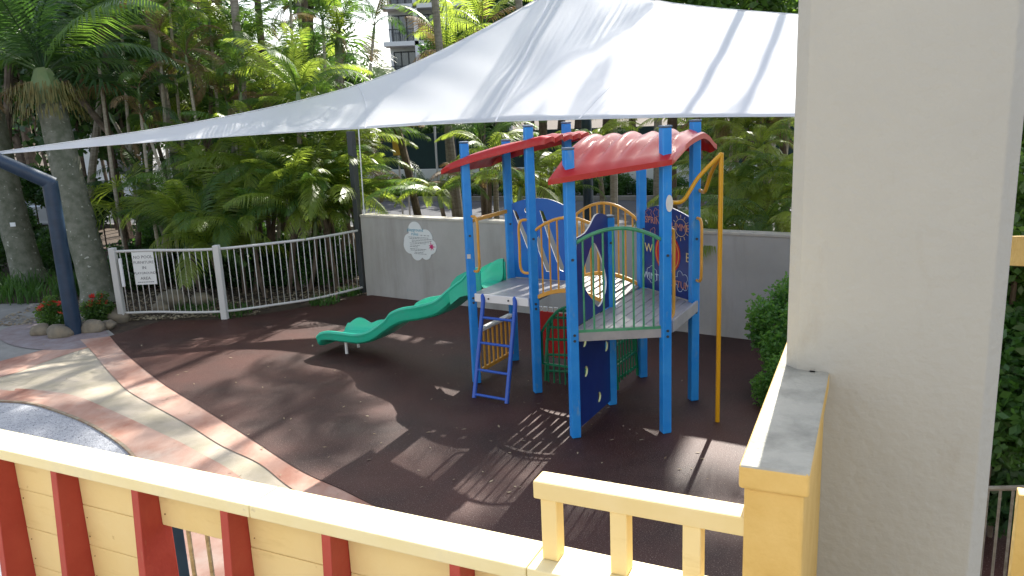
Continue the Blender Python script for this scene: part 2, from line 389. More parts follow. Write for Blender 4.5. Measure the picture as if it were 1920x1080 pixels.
# deck 1
dk = build(MB().prism(inset([P['A'], P['C'], P['I'], P['B']], .99), DZ - .05, DZ), 'deck', deckg, ps, bevel=.004)
mb = MB(); ac = (V['C'] - V['A']).normalized(); nf = Vector((ac.y, -ac.x, 0))
mb.beam(V['A'] + nf * .03 + Vector((0, 0, DZ - .04)) + ac * .06, V['C'] + nf * .03 + Vector((0, 0, DZ - .04)) - ac * .06, .02, .10)
ap = build(mb, 'deck_apron', capw, dk, bevel=.004)
mb = MB()
for t in (.3, .62): 
    c = V['A'].lerp(V['C'], t) + nf * .042 + Vector((0, 0, DZ - .04)); mb.tube([c, c + nf * .008], .012, 8)
build(mb, 'bolts', postg, dk)
# deck 2: planks parallel to D-F
u60 = (V['F'] - V['D']).normalized(); pn = Vector((u60.y, -u60.x, 0))
W2 = (V['G'] - V['D']).dot(pn); nP = 8
def xline(o, d, a, b):                    # distance along d from o to the line a-b
    e = b - a; n = Vector((-e.y, e.x, 0)); return n.dot(a - o) / n.dot(d)
for i in range(nP):
    a, b = i * W2 / nP + .004, (i + 1) * W2 / nP - .004
    qs = []
    for t in (a, b):
        o = V['D'] + pn * t; qs.append((o + u60 * (xline(o, u60, V['D'], V['G'])), o + u60 * (xline(o, u60, V['H'], V['F']))))
    z = DZ + rnd.uniform(-.002, .002)
    build(MB().prism([tuple(qs[0][0][:2]), tuple(qs[1][0][:2]), tuple(qs[1][1][:2]), tuple(qs[0][1][:2])], z - .03, z), 'deck_plank', deckg, ps, bevel=.004)
mb = MB()
for a, b in ('DG', 'GH', 'HF'):
    mb.beam(V[a] + Vector((0, 0, DZ - .08)), V[b] + Vector((0, 0, DZ - .08)), .03, .09)
build(mb, 'deck_frame', deckg, ps)
mb = MB(); mb.beam(V['G'].lerp(V['H'], .07) + Vector((.04, -.03, DZ - .03)), V['G'].lerp(V['H'], .96) + Vector((.04, -.03, DZ - .03)), .025, .12)
build(mb, 'deck_apron', deckg, ps)
# arched bridge: slats along C-I
ce = V['E'] - V['C']; ci = V['I'] - V['C']; Lb = ce.length; ceU = ce.normalized()
arch = lambda t, r=.11: r * 4 * t * (1 - t)
nS = 9
for i in range(nS):
    t = (i + .5) / nS; z = DZ + arch(t)
    c0 = V['C'] + ce * t; sl_ = arch(t + .02) - arch(t - .02)
    X = (ceU + Vector((0, 0, sl_ / (.04 * Lb)))).normalized(); Y = ci.normalized(); Z = X.cross(Y)
    build(MB().frame(c0 + ci * .5 + Vector((0, 0, z)), X, Y, Z, Lb / nS - .022, ci.length - .12, .03), 'bridge_slat', slatw, ps, bevel=.004)
def arc_pts(p, q, z0, rise, n=14):
    return [p.lerp(q, k / n) + Vector((0, 0, z0 + rise * 4 * (k / n) * (1 - k / n))) for k in range(n + 1)]
def barrier(p, q, zb, zt, rb, rtp, nb, m, ru=.017, ins=.05, name='guard_rail', flat=False):
    d = (q - p).normalized(); a = p + d * ins; b = q - d * ins
    tp = arc_pts(a, b, zt, rtp); mb = MB().tube(tp, ru, 10)
    g = build(mb, name, m, ps, smooth=True)
    bp = arc_pts(a, b, zb, rb); mb = MB()
    for s, e in zip(bp, bp[1:]): mb.beam(s, e, .028, .045)
    build(mb, 'bottom_rail', m, g)
    for i in range(nb):
        t = (i + .7) / (nb + .4); f = 4 * t * (1 - t)
        c = a.lerp(b, t)
        build(MB().tube([c + Vector((0, 0, zb + rb * f)), c + Vector((0, 0, zt + rtp * f))], .0105, 8), 'bar', m, g, smooth=True)
    return g
tag(barrier(V['D'], V['G'], DZ - .03, 2.06, 0, .13, 8, greenp, ru=.02), 'green arched guard rail')
tag(barrier(V['C'], V['E'], DZ + .03, 2.0, .11, .16, 8, yellow, ru=.018), 'yellow arched guard rail on the near side of the bridge')
tag(barrier(V['I'], V['F'], DZ + .03, 2.0, .11, .2, 9, yellow, ru=.018), 'yellow arched guard rail on the far side of the bridge')

def px_poly(pts, p, q): return [onp(x, y, p, q) for x, y in pts]
def smooth2(pts, n=5, closed=False):
    if closed: 
        k = len(pts); ext = [pts[-1]] + pts + pts[:2]
        r = smooth_line([(a, b, 0) for a, b in ext], n); r = r[n:n * (k + 1)]
    else: r = smooth_line([(a, b, 0) for a, b in pts], n)
    return [(v[0], v[1]) for v in r]
# D-E navy panel (upper) with pear hole
topl = smooth2(px_poly([(1080, 446), (1088, 442), (1097, 435), (1106, 421), (1115, 404), (1125, 400), (1139, 405)], V['D'], V['E']))
LD = (V['E'] - V['D']).length
topl = [(min(max(u, .04), LD - .05), z) for u, z in topl]
outl = [(.04, DZ + .01)] + topl + [(LD - .05, DZ + .01)]
hole = smooth2([(u, max(z, DZ + .06)) for u, z in px_poly([(1111, 455), (1121, 470), (1130, 495), (1136, 528), (1132, 555), (1121, 575), (1108, 560), (1098, 545), (1092, 528), (1092, 510), (1100, 482)], V['D'], V['E'])], 4, True)
curve_obj('side_panel', [outl, hole], [navy, edgew], ps, V['D'], V['E'] - V['D'], 0, .018)
# climbing wall below
def dhole(cx, cy, s=.06):
    pts = [(cx + s * math.cos(a) * .9, cy + s * math.sin(a)) for a in [R(-120 + 20 * k) for k in range(13)]]
    return pts
holes = [dhole(*onp(x, y, V['D'], V['E'])) for x, y in [(1094, 640), (1135, 649), (1097, 696), (1122, 744)]]
cw = curve_obj('climbing_wall', [[(.045, .06), (LD - .045, .06), (LD - .045, DZ - .05), (.045, DZ - .05)]] + holes, [navy, mat('lime_plastic_core', (.55, .6, .3), .5)], ps, V['D'], V['E'] - V['D'], 0, .02)
# B-I blue panel
B_, I_ = V['B'], V['I']; LBI = (I_ - B_).length
tp = smooth2(px_poly([(949, 387), (976, 376), (1006, 371.5), (1032, 374), (1059, 385)], B_, I_))
tp = [(min(max(u, .04), LBI - .04), z) for u, z in tp]
sl1 = px_poly([(962, 393), (969, 396), (976, 412), (990, 445), (1001, 486), (994, 478), (978, 436)], B_, I_)
sl2 = px_poly([(1012, 394), (1019, 396), (1029, 420), (1058, 500), (1057, 509), (1050, 506), (1030, 452)], B_, I_)
sl3 = px_poly([(1006, 448), (1011, 442), (1031, 500), (1032, 509), (1025, 509), (1010, 470)], B_, I_)
cir = lambda c, r, n=16: [(c[0] + r * math.cos(2 * math.pi * k / n), c[1] + r * math.sin(2 * math.pi * k / n)) for k in range(n)]
curve_obj('back_panel', [[(.04, DZ + .01)] + tp + [(LBI - .04, DZ + .01)], sl1, sl2, sl3, cir(onp(988, 394, B_, I_), .035)], [panelblue, edgew], ps, B_, I_ - B_, 0, .02)
# F-H seasons panel
F_, H_ = V['F'], V['H']; FHd = H_ - F_; LFH = FHd.length
tp = smooth2(px_poly([(1211, 394), (1230, 386), (1255, 388), (1280, 399), (1296, 409)], F_, H_)); tp = [(min(max(u, .04), LFH - .04), z) for u, z in tp]
sp = curve_obj('seasons_panel', [[(.04, DZ + .01)] + tp + [(LFH - .04, DZ + .01)]], [navy, edgew], ps, F_, FHd, 0, .02)
sp['label'] = 'blue panel with compass and the four seasons'
cc = onp(1253, 475, F_, H_)
curve_obj('compass_disc', [cir(cc, .235, 32)], [redp], sp, F_, FHd, 0, .004, off=.0125)
curve_obj('compass_ring', [cir(cc, .215, 32), cir(cc, .205, 32)], [yellow], sp, F_, FHd, 0, .002, off=.0155)
curve_obj('compass_shape', [cir((cc[0] - .1, cc[1] + .1), .05, 12)], [yellow], sp, F_, FHd, 0, .002, off=.0156)
curve_obj('compass_shape', [cir((cc[0] + .1, cc[1] + .07), .06, 12)], [yellow], sp, F_, FHd, 0, .002, off=.0156)
curve_obj('compass_shape', [[(cc[0] - .13, cc[1] - .09), (cc[0] - .03, cc[1] - .1), (cc[0] - .08, cc[1] + .02)]], [yellow], sp, F_, FHd, 0, .002, off=.0156)
def word(s, px, py, size, m, par=sp):
    u, z = onp(px, py, F_, H_)
    curve_obj('lettering', None, [m], par, F_ + FHd.normalized() * u, FHd, z, .003, off=.013, body=s, size=size)
ylw = mat('pale_yellow_letter', (.7, .55, .25), .6)
pk = mat('orange_letter', (.5, .22, .16), .6)
pw = mat('pale_blue_letter', (.5, .6, .7), .6)
word('SPRING', 1229, 414, .115, pk); word('SUMMER', 1278, 427, .115, pk); word('WINTER', 1228, 519, .115, pw); word('AUTUMN', 1279, 535, .115, pk)
word('W', 1218, 465, .15, ylw); word('E', 1291, 484, .15, ylw); word('N', 1254, 430, .12, ylw); word('S', 1254, 528, .12, ylw)
def ringmark(c, r, m, n=8, petal=0):
    mb = MB(); U = FHd.normalized(); Nn = U.cross(Vector((0, 0, 1)))
    base = F_ + U * c[0] + Nn * .013 + Vector((0, 0, c[1])); k = 40
    pts = [base + (U * math.cos(a) + Vector((0, 0, math.sin(a)))) * (r * (1 + petal * abs(math.sin(n * a / 2)))) for a in [2 * math.pi * i / k for i in range(k + 1)]]
    mb.tube(pts, .003, 5)
    build(mb, 'drawing', m, sp)
ringmark(onp(1218, 399, F_, H_), .035, pk, 5, .7); ringmark(onp(1232, 399, F_, H_), .035, pk, 5, .7)
ringmark(onp(1226, 434, F_, H_), .03, pk, 3, .8)
s_c = onp(1278, 427, F_, H_); ringmark(s_c, .10, ylw, 2, 0)
mb = MB(); U_ = FHd.normalized(); Nn_ = U_.cross(Vector((0, 0, 1)))
for k in range(12):
    a = 2 * math.pi * k / 12; b0 = F_ + U_ * s_c[0] + Nn_ * .013 + Vector((0, 0, s_c[1])); d = U_ * math.cos(a) + Vector((0, 0, math.sin(a)))
    mb.tube([b0 + d * .115, b0 + d * .15], .003, 5)
build(mb, 'drawing', ylw, sp)
ringmark(onp(1224, 514, F_, H_), .085, pw, 6, .25); ringmark(onp(1279, 528, F_, H_), .085, pw, 5, .5)
# low shop panels
def low_panel(p, q, z0, z1, m, n, label):
    d = (q - p).normalized(); g = build(MB().beam(p + d * .06 + Vector((0, 0, z1)), q - d * .06 + Vector((0, 0, z1)), .09, .035), 'counter_top', capw, ps, bevel=.006)
    g['label'] = label
    build(MB().beam(p + d * .06 + Vector((0, 0, z0)), q - d * .06 + Vector((0, 0, z0)), .03, .045), 'bottom_rail', m, g)
    for i in range(n):
        c = p.lerp(q, (i + 1) / (n + 1)); build(MB().tube([c + Vector((0, 0, z0)), c + Vector((0, 0, z1))], .014, 8), 'bar', m, g, smooth=True)
low_panel(V['A'], V['B'], .13, .66, yellow, 8, 'low orange barred counter under the slide deck')
g = build(MB().beam(V['B'].lerp(V['I'], .3) + Vector((.1, .0, .42)), V['I'] + Vector((-.06, .03, .42)), .03, .62), 'red_board', redp, ps, bevel=.004)
mb = MB()
for i in range(7):
    c = V['B'].lerp(V['I'], .36 + .09 * i) + Vector((.02, -.05, .78)); mb.box(c, (.05, .04, .06), R(-30))
build(mb, 'white_studs', capw, g)
# green arch barriers under the bridge
def under(p, q, nb, zt, rise, lab):
    d = (q - p).normalized(); a = p + d * .05; b = q - d * .05
    tp = [a + Vector((0, 0, .35))] + arc_pts(a, b, zt, rise, 14) + [b + Vector((0, 0, .35))]
    g = build(MB().tube(tp, .017, 8), 'arch_frame', dgreen, ps, smooth=True); g['label'] = lab
    for i in range(nb):
        t = (i + 1) / (nb + 1); c = a.lerp(b, t)
        build(MB().tube([c + Vector((0, 0, .12)), c + Vector((0, 0, zt + rise * 4 * t * (1 - t)))], .010, 8), 'bar', dgreen, g, smooth=True)
    build(MB().beam(a + Vector((0, 0, .35)), b + Vector((0, 0, .35)), .02, .025), 'bottom_rail', dgreen, g)
under(V['C'] + Vector((.03, .08, 0)), V['E'] + Vector((.0, .08, 0)), 10, .74, .36, 'green arched barred frame under the near side of the bridge')
under(V['E'] + Vector((-.06, .03, 0)), V['F'] + Vector((-.06, .03, 0)), 9, .74, .3, 'green arched barred frame between the right pair of posts')
# curved green ladders
def curved_ladder(foot_l, foot_r, lean, label):
    sideL = []; sideR = []
    prof = [(0, .02), (.02, .25), (.06, .5), (.14, .68), (.27, .80), (.42, .84)]
    ln = Vector(lean)
    for s, z in smooth2(prof, 5):
        sideL.append(foot_l + ln * s + Vector((0, 0, z))); sideR.append(foot_r + ln * s + Vector((0, 0, z)))
    g = build(MB().tube(sideL, .021, 8), 'ladder_rail', dgreen, ps, smooth=True); g['label'] = label
    build(MB().tube(sideR, .021, 8), 'ladder_rail', dgreen, g, smooth=True)
    n = len(sideL)
    for k in (3, 7, 11, 15, 19, n - 2):
        build(MB().tube([sideL[k], sideR[k]], .018, 8), 'rung', dgreen, g, smooth=True)
fl = gp(1024, 716); fr = fl + Vector((.62, -.16, 0))
curved_ladder(fl, fr, (.5, .86, 0), 'green curved climbing ladder on the left under the bridge')
fr2 = gp(1196, 706); fl2 = gp(1158, 733)
curved_ladder(fl2, fr2, (-.87, .3, 0), 'green curved climbing ladder on the right under the bridge')
# blue ladder between A and C
lf, lr = gp(889, 746), gp(950, 757)
tl, tr = Vector((-.36, 9.62, DZ - .02)), Vector((.03, 9.39, DZ - .02))
def lad(f, t):
    k = Vector((t.x - .0, t.y - .06, t.z - .12)); k = f.lerp(k, .94) ; k.z = 1.03
    return smooth_line([f + Vector((0, 0, .0)), f.lerp(k, .5), k, k.lerp(t, .6) + Vector((0, 0, .05)), t + Vector((0, 0, .0))], 5)
La, Lr = lad(lf, tl), lad(lr, tr)
ldr = build(MB().tube(La, .027, 10), 'ladder_rail', bluet, ps, smooth=True); ldr['label'] = 'dark blue leaning ladder up to the deck'
build(MB().tube(Lr, .027, 10), 'ladder_rail', bluet, ldr, smooth=True)
for f in (.06, .33, .6, .86):
    i = f * 10; a = La[int(i)].lerp(La[int(i) + 1], i % 1); b = Lr[int(i)].lerp(Lr[int(i) + 1], i % 1)
    build(MB().tube([a, b], .017, 8), 'rung', bluet, ldr, smooth=True)
# yellow handles
def handle(base, d, z0, z1, m=yellow):
    d = Vector(d).normalized(); o = .11
    pts = smooth_line([base + Vector((0, 0, z1)), base + d * o * .7 + Vector((0, 0, z1 - .01)), base + d * o + Vector((0, 0, z1 - .09)), base + d * o + Vector((0, 0, (z0 + z1) / 2)),
                       base + d * o + Vector((0, 0, z0 + .09)), base + d * o * .7 + Vector((0, 0, z0 + .01)), base + Vector((0, 0, z0))], 4)
    build(MB().tube(pts, .017, 8), 'grab_handle', m, ps, smooth=True)
def zat(k, y, x=None): return dp(x if x else 960, y, P[k][1]).z
handle(V['A'] + ac * .05, ac + nf * .35, dp(885, 508, 9.7).z, dp(885, 405, 9.7).z)
handle(V['C'] - ac * .05, -ac + nf * .3, dp(985, 512, 9.3).z, dp(985, 412, 9.3).z)
gh = (V['H'] - V['G']).normalized()
handle(V['G'] + Vector((.03, .04, 0)), gh + Vector((.25, -.15, 0)), 1.22, 2.15)
handle(V['H'] + Vector((.02, -.05, 0)), Vector((.1, -.5, 0)), dp(1303, 527, 8.7).z, dp(1300, 410, 8.7).z)
build(MB().beam(V['A'] + Vector((.03, .05, dp(885, 414, 9.75).z)), V['B'] + Vector((-.03, -.05, dp(945, 397, 10.5).z)), .03, .05), 'slide_bar', yellow, ps, bevel=.008)
# fireman's pole
pb = Vector((2.155, 8.10, 0)); pt = Vector((2.155, 8.10, 2.87))
pole = build(MB().tube([pb, pt], .024, 12), 'firemans_pole', poley, ps, smooth=True)
g1 = Vector((P['G'][0] + .06, P['G'][1] + .03, dp(1262, 379, 7.92).z))
h1 = Vector((P['H'][0] + .05, P['H'][1] - .04, dp(1312, 357, 8.74).z))
for q in (g1, h1):
    d = (pt - q); pts = smooth_line([q, q + Vector((d.x, d.y, 0)) * .25 + Vector((0, 0, .01)), q.lerp(pt, .55) + Vector((0, 0, -.02)), pt - Vector((0, 0, .01))], 5)
    build(MB().tube(pts, .021, 10), 'pole_arm', poley, pole, smooth=True)
curve_obj('bracket', [[(x * .035, z * .085) for x, z in [(math.cos(a) if abs(math.cos(a)) > .5 else math.cos(a), math.sin(a)) for a in [2 * math.pi * k / 16 for k in range(16)]]]], [whitep], pole, g1 + Vector((-.03, -.075, 0)), (1, 0, 0), g1.z, .02)
build(MB().frame(V['A'] + Vector((-.012, -.057, dp(872, 481, 9.66).z)), Vector((math.cos(R(15)), math.sin(R(15)), 0)), Vector((-math.sin(R(15)), math.cos(R(15)), 0)), Vector((0, 0, 1)), .045, .004, .055), 'sticker', whitep, ps)

# roofs: curved sheets with scalloped corrugations
def roof(o, su, sv, zf, nr, label, skew=0, amp=.048):
    """o corner, su arch direction vector, sv stacking direction vector, zf(s) height along the arch"""
    nu, nv = 22, nr * 10; mb = MB(); o = Vector(o); su = Vector(su); sv = Vector(sv)
    def pt(i, j, k):
        s = i / nu; t = j / nv; ph = (t * nr + .35 * s * skew) % 1
        rib = (1 - abs(2 * ph - 1) ** (1.7 + noise.noise(o + Vector((j // 10, 0, 0))))) * amp * (1 + .6 * noise.noise(o + Vector((s * 3, t * 5, 1))))
        ew = min(1, min(s, 1 - s) / .08); bulge = .02 + (.03 * (1 - (2 * ph - 1) ** 2) if i else 0)
        fade = min(1, s / .3) ** 1.2
        p = o + su * s + sv * t
        if i == 0: p -= su.normalized() * bulge
        if i == nu: p += su.normalized() * bulge
        z = zf(s, t) + rib * fade
        rim = (i in (0, nu)) or (j in (0, nv))
        if k: z = zf(s, t) + rib * fade * .9 - .018
        if rim: z -= .028
        if rim and k: z -= .035
        return (p.x, p.y, z)
    W = nv + 1
    top = [pt(i, j, 0) for i in range(nu + 1) for j in range(W)]; bot = [pt(i, j, 1) for i in range(nu + 1) for j in range(W)]
    fs = []; K = len(top)
    for i in range(nu):
        for j in range(nv):
            a = i * W + j; fs.append((a, a + W, a + W + 1, a + 1)); fs.append((K + a, K + a + 1, K + a + W + 1, K + a + W))
    for i in range(nu):
        a = i * W; fs.append((a, K + a, K + a + W, a + W)); a = i * W + nv; fs.append((a, a + W, K + a + W, K + a))
    for j in range(nv):
        a = j; fs.append((a, a + 1, K + a + 1, K + a)); a = nu * W + j; fs.append((a, K + a, K + a + 1, a + 1))
    mb.add(top + bot, fs)
    r = build(mb, 'roof', red, ps, smooth=True); r['label'] = label
    bm = bmesh.new(); bm.from_mesh(r.data); bmesh.ops.recalc_face_normals(bm, faces=bm.faces); bm.to_mesh(r.data); bm.free()
    return r
# roof 2 over the half hexagon
roof((.40, 7.74, 0), (.5 * 1.5, .866 * 1.5, 0), (1.20, .03, 0), lambda s, t: (2.74 + .14 * t) + (.31 - .14 * t) * math.sin(min(1, s * 1.5) * math.pi / 2) - .16 * max(0, (s - .66) / .34) ** 1.5, 6, 'red wavy roof over the right deck', 1)
acn = (V['C'] - V['A']).normalized(); abn = (V['B'] - V['A']).normalized()
o1 = V['A'] - acn * .27 - abn * .1
roof(o1, acn * 1.40, abn * 1.2, lambda s, t: 2.73 + .34 * s ** .75, 5, 'red curved roof over the left deck', 0, .03)

# slide: channel swept away from the A-B side
dn = Vector((-acn.x, -acn.y, 0)).normalized()
dn = Vector((-abn.y, abn.x, 0)).normalized()
mid = V['A'].lerp(V['B'], .5)
prof = smooth2([(0, DZ - .01), (.2, DZ - .03), (.45, .98), (.7, .79), (1.0, .69), (1.3, .62), (1.55, .50), (1.85, .31), (2.1, .235), (2.4, .225), (2.68, .22), (2.8, .20)], 5)
mb = MB(); hw = .29
def wallh(s, far=False):
    h = .2
    if s < .25: h = .3 - .1 * (s / .25) ** 2
    if s > 1.5: h = (.12 + .075 * abs(math.sin((s - 1.5) / .42 * math.pi))) if far else .15
    if s > 2.6: h *= 1 - (s - 2.6) * .9
    return h
secs = []
for s, z in prof:
    h = wallh(s); g2_ = wallh(s, True); c = mid + dn * s
    cross = [(-hw - .05, h - .035), (-hw - .035, h), (-hw - .012, h + .005), (-hw, h - .02), (-hw + .01, .06), (-hw + .05, .012), (-.1, 0), (.1, 0), (hw - .05, .012), (hw - .01, .06), (hw, g2_ - .02), (hw + .012, g2_ + .005), (hw + .035, g2_), (hw + .05, g2_ - .035),
             (hw + .03, g2_ - .05), (hw + .02, .0), (hw - .03, -.035), (-hw + .03, -.035), (-hw - .02, .0), (-hw - .03, h - .05)]
    secs.append([c + abn * a + Vector((0, 0, z + b)) for a, b in cross])
K = len(secs[0]); vs = [v for q in secs for v in q]; fs = []
for i in range(len(secs) - 1):
    for k in range(K): fs.append((i * K + k, (i + 1) * K + k, (i + 1) * K + (k + 1) % K, i * K + (k + 1) % K))
lip = secs[-1]; c = mid + dn * 2.86
last = [v + dn * .06 - Vector((0, 0, .0)) + Vector((0, 0, (-.09 if 3 < k < 18 else -.05))) for k, v in enumerate(lip)]
vs += last; i = len(secs) - 1
for k in range(K): fs.append((i * K + k, (i + 1) * K + k, (i + 1) * K + (k + 1) % K, i * K + (k + 1) % K))
mb.add(vs, fs)
sld = build(mb, 'slide', slideg, ps, smooth=True); sld['label'] = 'green wavy plastic slide'
bm = bmesh.new(); bm.from_mesh(sld.data); bmesh.ops.recalc_face_normals(bm, faces=bm.faces); bm.to_mesh(sld.data); bm.free()
sld.modifiers.new('sub', 'SUBSURF').render_levels = 1
for sgn in (-1, 1):                       # entry hoods
    q = mid + abn * (sgn * .315)
    pts = [(-.02, -.02), (.3, -.1), (.46, -.22), (.47, -.02), (.42, .08), (.33, .17), (.2, .235), (.08, .26), (-.02, .26)]
    curve_obj('slide_hood', [pts], [slideg], sld, q, dn, DZ - .01, .022)
for s, a in ((2.45, -.16), (2.5, .16)):
    c = mid + dn * s + abn * a; build(MB().tube([c, c + Vector((0, 0, .2))], .022, 8), 'slide_leg', capw, sld, smooth=True)

# ================================================================== SAIL AND ITS POSTS
bot = smooth_line([dp(x, y, Y) for x, y, Y in [(-4, 288, 13), (250, 268, 14.1), (500, 250.5, 15), (690, 239.5, 15.3), (820, 232, 14.8), (1000, 225, 13.4), (1250, 219, 12.0), (1490, 217, 11.0), (1800, 216, 9.8), (2150, 222, 8.9)]], 12)
topc = smooth_line([dp(x, y, Y) for x, y, Y in [(-4, 286, 13.02), (300, 241, 14.5), (520, 199, 15.7), (700, 150, 16.6), (850, 84, 17.6), (1000, 3, 18.6), (1098, -58, 18.8), (1215, -2, 18.2), (1490, 27, 16.6), (1800, 38, 14.6), (2150, 20, 13)]], 12)
def resample(pts, n):
    d = [0]
    for a, b in zip(pts, pts[1:]): d.append(d[-1] + (b - a).length)
    out = []; j = 0
    for k in range(n + 1):
        t = d[-1] * k / n
        while j < len(d) - 2 and d[j + 1] < t: j += 1
        out.append(pts[j].lerp(pts[j + 1], (t - d[j]) / max(1e-6, d[j + 1] - d[j])))
    return out
def by_x(pts, n):
    x0, x1 = pts[0].x, pts[-1].x; out = []; j = 0
    for k in range(n + 1):
        x = x0 + (x1 - x0) * k / n
        while j < len(pts) - 2 and pts[j + 1].x < x: j += 1
        t = (x - pts[j].x) / max(1e-6, pts[j + 1].x - pts[j].x); out.append(pts[j].lerp(pts[j + 1], min(1, max(0, t))))
    return out
nu, nv = 160, 30
bo, to = by_x(bot, nu), by_x(topc, nu)
vs = []
for i in range(nu + 1):
    for j in range(nv + 1):
        t = j / nv; p = bo[i].lerp(to[i], t); Ls = (to[i] - bo[i]).length
        f = t * (1 - t) * 4
        p.z -= .10 * f * min(1, Ls / 3)
        wob = noise.noise(Vector((p.x * 1.3 + t * 2.2, t * .8, 3.1))) * .05 + math.sin(p.x * 5 + t * 5 + 1.5 * noise.noise(Vector((p.x, t, 0)))) * .012
        p.z += wob * f * min(1, Ls / 2)
        vs.append(p)
fs = [(i * (nv + 1) + j, (i + 1) * (nv + 1) + j, (i + 1) * (nv + 1) + j + 1, i * (nv + 1) + j + 1) for i in range(nu) for j in range(nv)]
sail = thing('shade_sail', 'large white shade sail stretched above the playground', 'shade sail', tuple(vs[0]))
from mathutils.bvhtree import BVHTree
SAIL = BVHTree.FromPolygons([tuple(v) for v in vs], fs)
o = build(MB().add(vs, fs), 'sail_cloth', fabric, sail, smooth=True); md = o.modifiers.new('s', 'SOLIDIFY'); md.thickness = .003
build(MB().tube([p - Vector((0, 0, .008)) for p in bo[::4]], .007, 6), 'hem_cable', capw, sail, smooth=True)
build(MB().tube([p + Vector((0, 0, .008)) for p in to[::4]], .007, 6), 'hem_cable', capw, sail, smooth=True)
for i0, i1 in ((58, 46), (84, 82), (98, 106)):        # stitched panel seams running up to the peak
    pts = []
    for j in range(nv + 1):
        i = i0 + (i1 - i0) * j / nv; a_ = int(i); f_ = i - a_
        pts.append(vs[a_ * (nv + 1) + j].lerp(vs[(a_ + 1) * (nv + 1) + j], f_) + Vector((0, -.002, .003)))
    mb = MB()
    for a_, b_ in zip(pts, pts[1:]): mb.beam(a_, b_, .03, .004)
    build(mb, 'seam', fabric, sail)
# front-left post with bent arm
b = gp(140, 624); t = dp(93, 340, 13.09)
sp1 = thing('sail_post', 'thick dark blue steel sail post with angled arm in the flower bed', 'post', b)
build(MB().tube([b - Vector((0, 0, .05)), t], [.125, .118], 20), 'post', postd, sp1, smooth=True)
e = dp(-75, 268, 12.6)
build(MB().tube([t + (t - e).normalized() * .06 + Vector((0, 0, -.02)), e], [.115, .1], 20), 'arm', postd, sp1, smooth=True)
build(MB().tube([e, vs[0]], .01, 6), 'tension_cable', steel, sp1)
b = dp(1104, 420, 18.72); b.z = 0
sp2 = thing('sail_post', 'dark blue steel sail post standing behind the grey wall', 'post', b)
pk_ = to[[abs(p.z - max(q.z for q in to)) < 1e-6 for p in to].index(True)]
build(MB().tube([b, Vector((b.x, b.y, 2)), Vector((pk_.x, pk_.y + .12, pk_.z + .1))], .12, 16), 'post', postd, sp2, smooth=True)
b = gp(684, 549)
sp3 = thing('corner_post', 'dark grey post where the white fence meets the wall', 'post', b)
tq = dp(666, 250, b.y + .1)
build(MB().box((b.x - .02, b.y + .05, 1.55), (.12, .12, 3.1), R(-33)), 'post', postg, sp3, bevel=.01)
build(MB().tube([dp(683, 405, b.y - .15), dp(672, 238, b.y - .15)], .012, 6), 'tension_cable', capw, sp3)

# ================================================================== POOL FENCE
fpts = resample(smooth_line([gp(*q) + Vector((0, .0, 0)) for q in [(232, 600), (300, 598), (370, 599), (434, 596), (520, 584), (600, 571), (680, 551)]], 6), 60)
pf = thing('pool_fence', 'curved off-white metal pool fence with round bars', 'fence', fpts[0])
for z, r_ in ((1.24, .024), (.13, .022)):
    build(MB().tube([p + Vector((0, 0, z)) for p in fpts], r_, 8), 'fence_rail', fencew, pf, smooth=True)
for i, k in enumerate((0, 25)):
    p = fpts[k]; build(MB().box(p + Vector((0, -.02, .65)), (.11, .11, 1.32), R(-5)), 'fence_post', fencew, pf, bevel=.012)
build(MB().tube([fpts[0] + Vector((.12, -.05, 1.12)), fpts[0] + Vector((.12, -.05, .62))], .03, 8), 'latch_tube', capw, pf, smooth=True)
bar0 = None
Lf = sum((b - a).length for a, b in zip(fpts, fpts[1:])); nb = int(Lf / .108)
bp = resample(fpts, nb)
for p in bp[1:-1]:
    if (p - fpts[25]).length < .08: continue
    if bar0 is None: bar0 = MB().tube([(0, 0, .13), (0, 0, 1.24)], .0085, 6).mesh('bar', fencew, True)
    link('bar', bar0, pf, p - fpts[0])
sP = fpts[2]; sU = (fpts[12] - fpts[2]).normalized()
c = dp(269, 505, 13.8)
fs_ = thing('fence_sign', 'white NO POOL FURNITURE sign hung on the left end of the pool fence', 'sign', c)
fs_P = Vector((c.x, fpts[5].y - .03, 0)); Uf = Vector((1, -.01, 0))
curve_obj('sign_board', [[(-.19, c.z - .28), (.19, c.z - .28), (.19, c.z + .3), (-.19, c.z + .3)]], [signw], fs_, fs_P, Uf, 0, .006)
for i, (tx, s) in enumerate([('NO POOL', .075), ('FURNITURE', .068), ('IN', .075), ('PLAYGROUND', .058), ('AREA', .075)]):
    curve_obj('lettering', None, [ink], fs_, fs_P, Uf, c.z + .21 - i * .095, .001, off=.0045, body=tx, size=s)
mb = MB()
for i in range(9): mb.box((fs_P.x - .13 + i * .032, fs_P.y - .0045, c.z - .235), (.024, .001, .012))
build(mb, 'small_print', ink, fs_)

